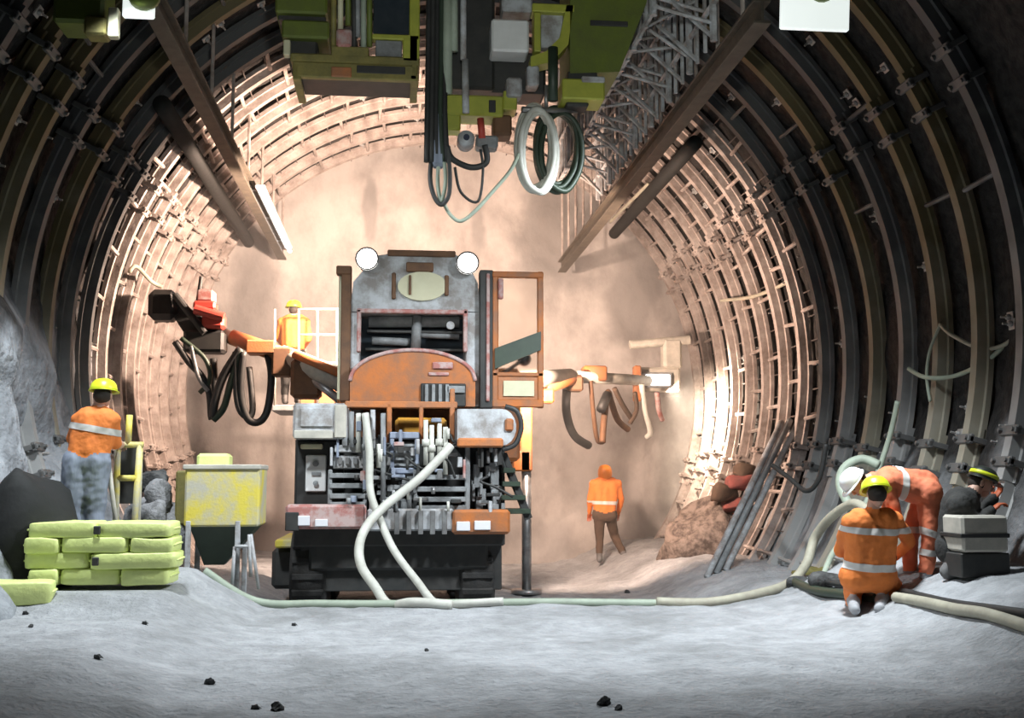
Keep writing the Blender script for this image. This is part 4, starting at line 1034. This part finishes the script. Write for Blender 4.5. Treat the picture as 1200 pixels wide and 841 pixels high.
# ---------------------------------------------------------------- left side: sacks, hopper, stand, heap
def sack(c, d, rz, label, seed, hole=None):
    mb = MB(); mb.ell((0, 0, 0), (d[0] / 2, d[1] / 2, d[2] / 2), None, 24, 12, .22); mb.rough(.014, 5, seed)
    q = Euler((0, 0, rz))
    for v in mb.bm.verts: v.co = q.to_matrix() @ v.co + Vector(c)
    t = thing('sack', label, 'sack', (c[0], c[1], c[2] - d[2] / 2), 'lime-green sacks')
    mb.build('sack_body', M['sack'], t, smooth_=True)
    mb = MB()
    for sg in (-1, 1):
        p = [Vector((sg * d[0] * .49, -d[1] * .40, 0)), Vector((sg * d[0] * .515, 0, .006)), Vector((sg * d[0] * .49, d[1] * .40, 0))]
        mb2 = MB().tube([q.to_matrix() @ v + Vector(c) for v in p], .010, 6, 4)
        mb2.build('end_seam', M['sack'], t, smooth_=True)
    mb.bm.free()
    if hole is not None: MB().box((c[0] + hole, c[1] - d[1] / 2 - .004, c[2]), (.055, .03, .07), .006).build('vent_flap', M['dark'], t)
    return t
Ys = 9.75
def row(y0, y1, xs, name):
    for i, (x0, x1) in enumerate(zip(xs, xs[1:])):
        a, b = P(x0, (y0 + y1) / 2, Ys), P(x1, (y0 + y1) / 2, Ys)
        h = (y1 - y0) / (F / Ys)
        pos = ['left end of', 'middle of', 'right end of'][i] if len(xs) == 4 else ['left half of', 'right half of'][i]
        sack(((a.x + b.x) / 2, Ys + .24 + random.uniform(-.02, .02), a.z), (b.x - a.x + .0, .48, h * 1.0), R_(random.uniform(-1.5, 1.5)), f'lime-green sack at the {pos} the {name} row of the stack', i * 7 + y0, (P(114, 620, Ys).x - (a.x + b.x) / 2) if (name, i) in (('top', 1), ('third', 1)) else None)
row(612, 630, (30, 112, 200), 'top')
row(630, 648, (27, 70, 150, 203), 'second')
row(648, 667, (26, 104, 206), 'third')
row(667, 686, (32, 68, 140, 198), 'bottom')
ft = P(22, 693, 9.45)
sack((ft.x, 9.45, ft.z), (.54, .36, .18), R_(8), 'lone lime-green sack lying flat at the left edge below the stack', 41)
heap = MB(); heap.ell(P(28, 628, 9.9) + Vector((-.05, .3, -.15)), (.42, .42, .62), None, 20, 12, .8); heap.rough(.16, 2.4, 3)
one(heap, 'tarpaulin_heap', 'tarp', 'black tarpaulin heap against the left wall beside the sacks', 'tarpaulin')
# hopper
hc = P(255, 600, 11.4)
hop = thing('hopper', 'dusty yellow hopper with a dark green funnel on grey legs, left of the rig', 'hopper', (hc.x, 11.4, ground(hc.x, 11.6)))
def ho_(mb, n, m, sm=False): return mb.build(n, M[m], hop, smooth_=sm)
ho_(MB().pbox(216, 547, 304, 617, 11.4, .62, .02), 'bin', 'yellow')
ho_(MB().pbox(205, 551, 219, 615, 11.55, .45, .02), 'side_panel', 'olive_dirty')
ho_(MB().pbox(214, 544, 306, 550, 11.38, .66, .01), 'rim', 'beige')
a = [P(222, 617, 11.42), P(300, 617, 11.42)]; zt = a[0].z; zb = P(250, 664, 11.4).z
x0, x1 = a[0].x, a[1].x; xm = P(246, 660, 11.4).x
mb = MB()
mb._add([(x0, 11.43, zt), (x1, 11.43, zt), (x1, 12.0, zt), (x0, 12.0, zt), (xm - .1, 11.65, zb), (xm + .1, 11.65, zb), (xm + .1, 11.8, zb), (xm - .1, 11.8, zb)],
        [(0, 1, 5, 4), (1, 2, 6, 5), (2, 3, 7, 6), (3, 0, 4, 7), (4, 5, 6, 7), (0, 3, 2, 1)])
ho_(mb, 'funnel', 'darkgreen')
for x in (221, 279):
    for Y in (11.42, 11.98):
        p = P(x, 610, 11.42); MB().box((p.x, Y, (p.z + ground(p.x, Y) - .02) / 2), (.05, .05, p.z - ground(p.x, Y) + .02), .006).build('leg', M['palegrey'], hop)
mb = MB(); mb.pbox(230, 531, 268, 549, 11.6, .3, .03); one(mb, 'lime_carton', 'sack', 'lime-green carton lying on top of the yellow hopper', 'carton', smooth_=False)
# light trestle right of the hopper
p0 = P(295, 650, 11.35)
tr = thing('trestle', 'thin pale steel trestle standing right of the hopper legs', 'trestle', (p0.x, 11.35, ground(p0.x, 11.35)))
for a, b in (((292, 626), (294, 676)), ((294, 626), (303, 690)), ((294, 640), (275, 640)), ((275, 640), (272, 684))):
    MB().cyl(P(*a, 11.35), P(*b, 11.32), .018, n=8).build('trestle_bar', M['palegrey'], tr, smooth_=True)
# yellow stand beside the left worker
sp = P(152, 560, 11.0)
st = thing('yellow_stand', 'yellow tubular stand beside the worker at the left wall', 'stand', (sp.x, 11.0, ground(sp.x, 11.0)))
def zg(px, Y): x = P(px, 560, Y).x; return Vector((x, Y, ground(x, Y)))
for a, b in ((P(152, 486, 11.0), P(150, 521, 11.0)), (P(134, 521, 11.0), P(168, 521, 11.0)), (P(164, 521, 11.0), zg(158, 11.0)), (P(138, 521, 11.0), zg(138, 11.0)), (P(164, 521, 11.0), zg(163, 11.4)), (P(138, 560, 11.0), P(161, 560, 11.0))):
    MB().cyl(a, b, .03, n=10).build('stand_tube', M['yellow'], st, smooth_=True)
mb = MB(); mb.cyl(P(126, 533, 10.62), zg(146, 10.9), .022, n=8); one(mb, 'pole', 'beige', 'pale pole leaning at the right hand of the left worker', 'pole')
mb = MB(); mb.prism([P(138, 524, 11.15), P(160, 524, 11.15), P(157, 590, 11.15), P(138, 590, 11.15)], (0, .12, 0)); mb.bm.normal_update()
one(mb, 'black_board', 'dark', 'black board standing inside the yellow stand', 'board', smooth_=False)
for k, (px, py, Y, r, m) in enumerate(((186, 582, 11.6, .15, 'rock'), (180, 602, 11.5, .17, 'rock'), (178, 560, 11.8, .12, 'darkrock'))):
    mb = MB(); mb.ell(P(px, py, Y), (r, r * .9, r * .85), None, 16, 10, .8).rough(.10, 4.5, k).rough(.03, 14, k)
    one(mb, 'boulder', m, ['pale boulder midway up the pile left of the hopper', 'grey boulder at the bottom of the pile left of the hopper', 'dark boulder on top of the pile left of the hopper'][k], 'rock', group='boulders by the hopper')
mb = MB()
c = P(182, 625, 11.75); mb.ell((c.x, c.y, c.z - .05), (.32, .32, .42), None, 18, 10, .9); mb.rough(.09, 3, 8)
one(mb, 'muck_pile', 'rock', 'grey muck pile between the sacks and the hopper', 'pile')

# ---------------------------------------------------------------- right side
zb = P(1155, 648, 8.72)
bxx = thing('beige_box', 'beige box closed by a black strap in front of the crouching worker', 'box', zb)
MB().pbox(1128, 604, 1182, 647, 8.7, .34, .02).build('box_body', M['beige'], bxx)
MB().pbox(1126, 625, 1184, 630, 8.69, .36, .006).build('strap', M['black'], bxx)
gz = ground(zb.x, 8.87)
MB().box((zb.x, 8.87, (zb.z + gz) / 2 - .01), (.42, .30, max(.04, zb.z - gz + .02)), .01).build('skid', M['dark'], bxx)
# bars leaning on the right wall
for k, (bx0, tx, ty, m) in enumerate(((828, 916, 494, 'palegrey'), (839, 926, 492, 'grey'), (850, 935, 496, 'palegrey'))):
    p = P(bx0, 664, 14.5 + .05 * k); p.z = ground(p.x, p.y)
    mb = MB(); mb.cyl(p, P(tx, ty, 15.6), .045, n=8)
    one(mb, 'steel_bar', m, ['left', 'middle', 'right'][k] + 'most' * (k != 1) + ' of three steel bars leaning on the right wall', 'bar', loc=p, group='bars leaning on the right wall')
# clutter at the foot of the lit right wall
mb = MB(); c = P(858, 600, 17.2); mb.ell((c.x - .3, c.y, c.z - .55), (.85, .8, .72), None, 28, 16, 1.15); mb.rough(.22, 2.6, 5); mb.rough(.06, 8, 2)
one(mb, 'muck_heap', 'brownrock', 'rubble heap at the foot of the lit right wall', 'pile')
for k, (px, py, w, m, lab) in enumerate(((864, 566, .40, 'redcloth', 'red bag on the rubble heap at the right wall'), (856, 592, .30, 'redcloth', 'smaller red bag low on the rubble heap at the right wall'), (848, 578, .42, 'browncloth', 'brown bundle between the two red bags at the right wall'), (872, 552, .30, 'browncloth', 'brown bundle above the red bags at the right wall'))):
    mb = MB(); mb.ell(P(px, py, 16.75), (w / 2, .18, w * .28), None, 16, 9, .6); mb.rough(.09, 4.5, k)
    one(mb, 'bag', m, lab, 'bag', group='bags at the right wall')

# ---------------------------------------------------------------- hoses and cables on the floor and walls
def on_floor(lst, r): return [Vector((x, y, ground(x, y) + r * .8)) for x, y in lst]
def hose(pts, r, m, label, name='hose', cat='hose', group=None): return one(MB().tube(pts, r, 10, 8), name, m, label, cat, group=group)
def fx(px, Y): return (P(px, 690, Y).x, Y)
hose(on_floor([fx(238, 11.2), fx(300, 11.25), fx(380, 11.1), fx(470, 11.0), fx(560, 11.05), fx(650, 11.1), fx(740, 11.15), fx(820, 11.15)], .045), .045, 'greenhose', 'long pale green hose lying across the floor in front of the rig')
hose(on_floor([fx(770, 11.0), fx(830, 11.0), fx(890, 11.1), fx(925, 11.4)], .05) + [P(945, 660, 11.6), P(955, 630, 11.7), P(975, 605, 11.4), P(1000, 590, 11.0), P(1020, 600, 10.6)], .05, 'beigehose', 'beige hose rising from the floor to the kneeling worker')
hose([P(1000, 600, 11.2), P(985, 570, 11.4), P(990, 548, 11.5), P(1010, 538, 11.5), P(1030, 545, 11.4)], .05, 'greenhose', 'pale green hose loop behind the white helmet')
hose([G(1050, 704, .04), G(1085, 712, .04), G(1120, 724, .04), G(1160, 735, .04), G(1230, 748, .04)], .045, 'beigehose', 'beige hose running from the kneeling worker to the right edge')
hose([G(1060, 697, .03), G(1110, 712, .03), G(1160, 722, .03), G(1230, 730, .03)], .035, 'black', 'black cable lying beside the beige hose at the right edge', 'cable', 'cable')
hose([G(930, 686, .04), G(955, 698, .04), G(985, 702, .04), G(1030, 704, .04)], .045, 'darkgreen', 'dark green hose on the floor left of the kneeling worker')
hose([G(936, 676, .03), G(958, 686, .03), G(990, 692, .03), G(1020, 690, .03)], .03, 'black', 'black cable on the floor above the dark green hose left of the kneeling worker', 'cable', 'cable')
for k, (px, py, r, m, lab) in enumerate(((948, 674, .14, 'olive_dirty', 'olive lump of debris on the floor left of the kneeling worker'), (972, 688, .13, 'darkrock', 'dark lump of debris right beside the kneeling worker'), (935, 684, .09, 'darkrock', 'small dark lump at the left end of the dark green hose'))):
    c = G(px, py); mb = MB(); mb.ell((c.x, c.y, c.z + r * .15), (r * 1.5, r, r * .6), None, 14, 8, .9); mb.rough(.05, 8, k + 2)
    one(mb, 'debris', m, lab, 'debris', group='debris by the kneeling worker')
random.seed(31)
hose(on_floor([fx(245, 11.5), fx(300, 11.6), fx(340, 11.5), fx(420, 11.4), fx(520, 11.35)], .03), .03, 'darkgreen', 'dark green cable on the floor behind the long pale hose', 'cable', 'cable')
hose([P(960, 690, 10.9), P(975, 650, 11.2), P(1010, 600, 11.6), P(1040, 520, 11.7), P(1052, 470, 11.6)], .03, 'greenhose', 'thin green hose climbing the right wall behind the helmets')
def wall_pt(a, y, off=.04): d = Vector((math.cos(R_(a)), 0, math.sin(R_(a)))); return Vector((AX, y, AZ)) + d * (RAD - off)
hose([P(1195, 380, 10.2), P(1180, 402, 10.3), P(1150, 408, 10.6), P(1115, 392, 11.0), P(1102, 380, 11.3)], .022, 'beigehose', 'upper sagging pale cable across the right arches', 'cable', 'cable')
hose([P(1190, 390, 10.3), P(1160, 420, 10.5), P(1120, 440, 11.0), P(1085, 442, 11.4), P(1065, 432, 11.8)], .024, 'greenhose', 'lower sagging pale cable across the right arches', 'cable', 'cable')
hose([P(1102, 380, 11.3), P(1090, 410, 11.4), P(1086, 440, 11.4), P(1090, 470, 11.3)], .018, 'greenhose', 'short cable dropping down beside the second right arch', 'cable', 'cable')
hose([P(845, 352, 18.0), P(880, 348, 17.0), P(912, 336, 16.2), P(930, 325, 15.8)], .03, 'beigehose', 'pale cable strung across the lit right arches', 'cable', 'cable')
hose([P(715, 260, 20.0), P(735, 240, 19.0), P(760, 215, 17.9)], .03, 'beigehose', 'pale cable below the right crane rail near the face', 'cable', 'cable')
hose([P(905, 545, 13.6), P(925, 560, 13.3), P(945, 575, 13.0), P(960, 560, 12.8), P(968, 520, 12.7)], .03, 'dark', 'dark cable loop low on the right wall beside the leaning bars', 'cable', 'cable')
hose([P(152, 318, 15.6), P(160, 312, 15.9), P(178, 330, 16.3), P(190, 336, 16.4)], .03, 'beigehose', 'pale cable on the lit left arches above the drill', 'cable', 'cable')
# dark pipes added in place of shadow bands along the lit lining
for x, z, ya, yb, lab in ((-2.86, 5.72, 13.3, 21.2, 'dark pipe standing in for the rail shadow high on the left lining below the crown'), (4.22, 6.05, 15.2, 21.2, 'dark pipe added for the dark band high on the right lining beyond the crane rail')):
    t = thing('shadow_pipe', lab, 'pipe', (x, ya, z), 'shadow stand-in pipes on the lining')
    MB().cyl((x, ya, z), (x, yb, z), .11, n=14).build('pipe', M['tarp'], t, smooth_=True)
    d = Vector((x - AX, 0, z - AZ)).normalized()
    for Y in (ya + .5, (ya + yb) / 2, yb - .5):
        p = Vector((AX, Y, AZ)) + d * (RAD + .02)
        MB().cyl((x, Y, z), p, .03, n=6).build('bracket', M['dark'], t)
# loose stones
st_ = [(345, 735, .035, 'small dark stone lying below the middle of the rig on the grey floor'), (30, 722, .035, 'upper of two small dark stones by the lower left edge'), (36, 735, .03, 'lower of two small dark stones by the lower left edge'), (115, 776, .04, 'small dark stone in front of the sacks on the open floor'), (170, 735, .035, 'small dark stone just in front of the right end of the sacks'),
    (246, 802, .05, 'dark stone near the bottom edge below the hopper'), (325, 832, .06, 'largest dark stone at the bottom edge left of centre'), (300, 828, .04, 'dark stone left of the largest one at the bottom edge'), (708, 828, .06, 'larger of two dark stones at the bottom edge right of centre'), (725, 833, .04, 'smaller of two dark stones at the bottom edge right of centre'), (735, 695, .06, 'dark stone at the crest of the floor below the hooded worker'), (500, 766, .03, 'lone small dark stone on the floor below the white hoses')]
proto = None
random.seed(11)
plc = ['left', 'centre', 'right']
for k, (px, py, r, lab) in enumerate(st_):
    p = G(px, py); Y = p.y
    if proto is None:
        mb = MB(); mb.ell((0, 0, 0), (1, .75, .55), None, 10, 7, .9); mb.rough(.55, 1.6, 2); o = proto = mb.build('stone', 'darkrock', None, smooth_=False)
    else:
        o = proto.copy(); COL.objects.link(o)
    o.location = (p.x, Y, ground(p.x, Y) + r * .3); o.scale = (r * .72,) * 3; o.rotation_euler = (0, 0, random.uniform(0, 6))
    tag(o, lab, 'stone', 'loose stones on the floor')

# dusty air at the rock face
hz = bpy.data.materials.new('dusty_air'); hz.use_nodes = True; nt = hz.node_tree; nt.nodes.remove(nt.nodes['Principled BSDF'])
pv = nt.nodes.new('ShaderNodeVolumeScatter'); pv.inputs['Density'].default_value = .015; pv.inputs['Anisotropy'].default_value = .2; pv.inputs['Color'].default_value = (.95, .93, .9, 1)
nt.links.new(pv.outputs[0], nt.nodes['Material Output'].inputs['Volume']); M['dust'] = hz
mb = MB(); mb.lathe([(4.85, 15.9), (4.85, 21.5)], (AX, 0, AZ), 40, 'Y')
tag(mb.build('dust_haze', 'dust', kind='stuff'), 'pale dust haze hanging in front of the rock face', 'haze')
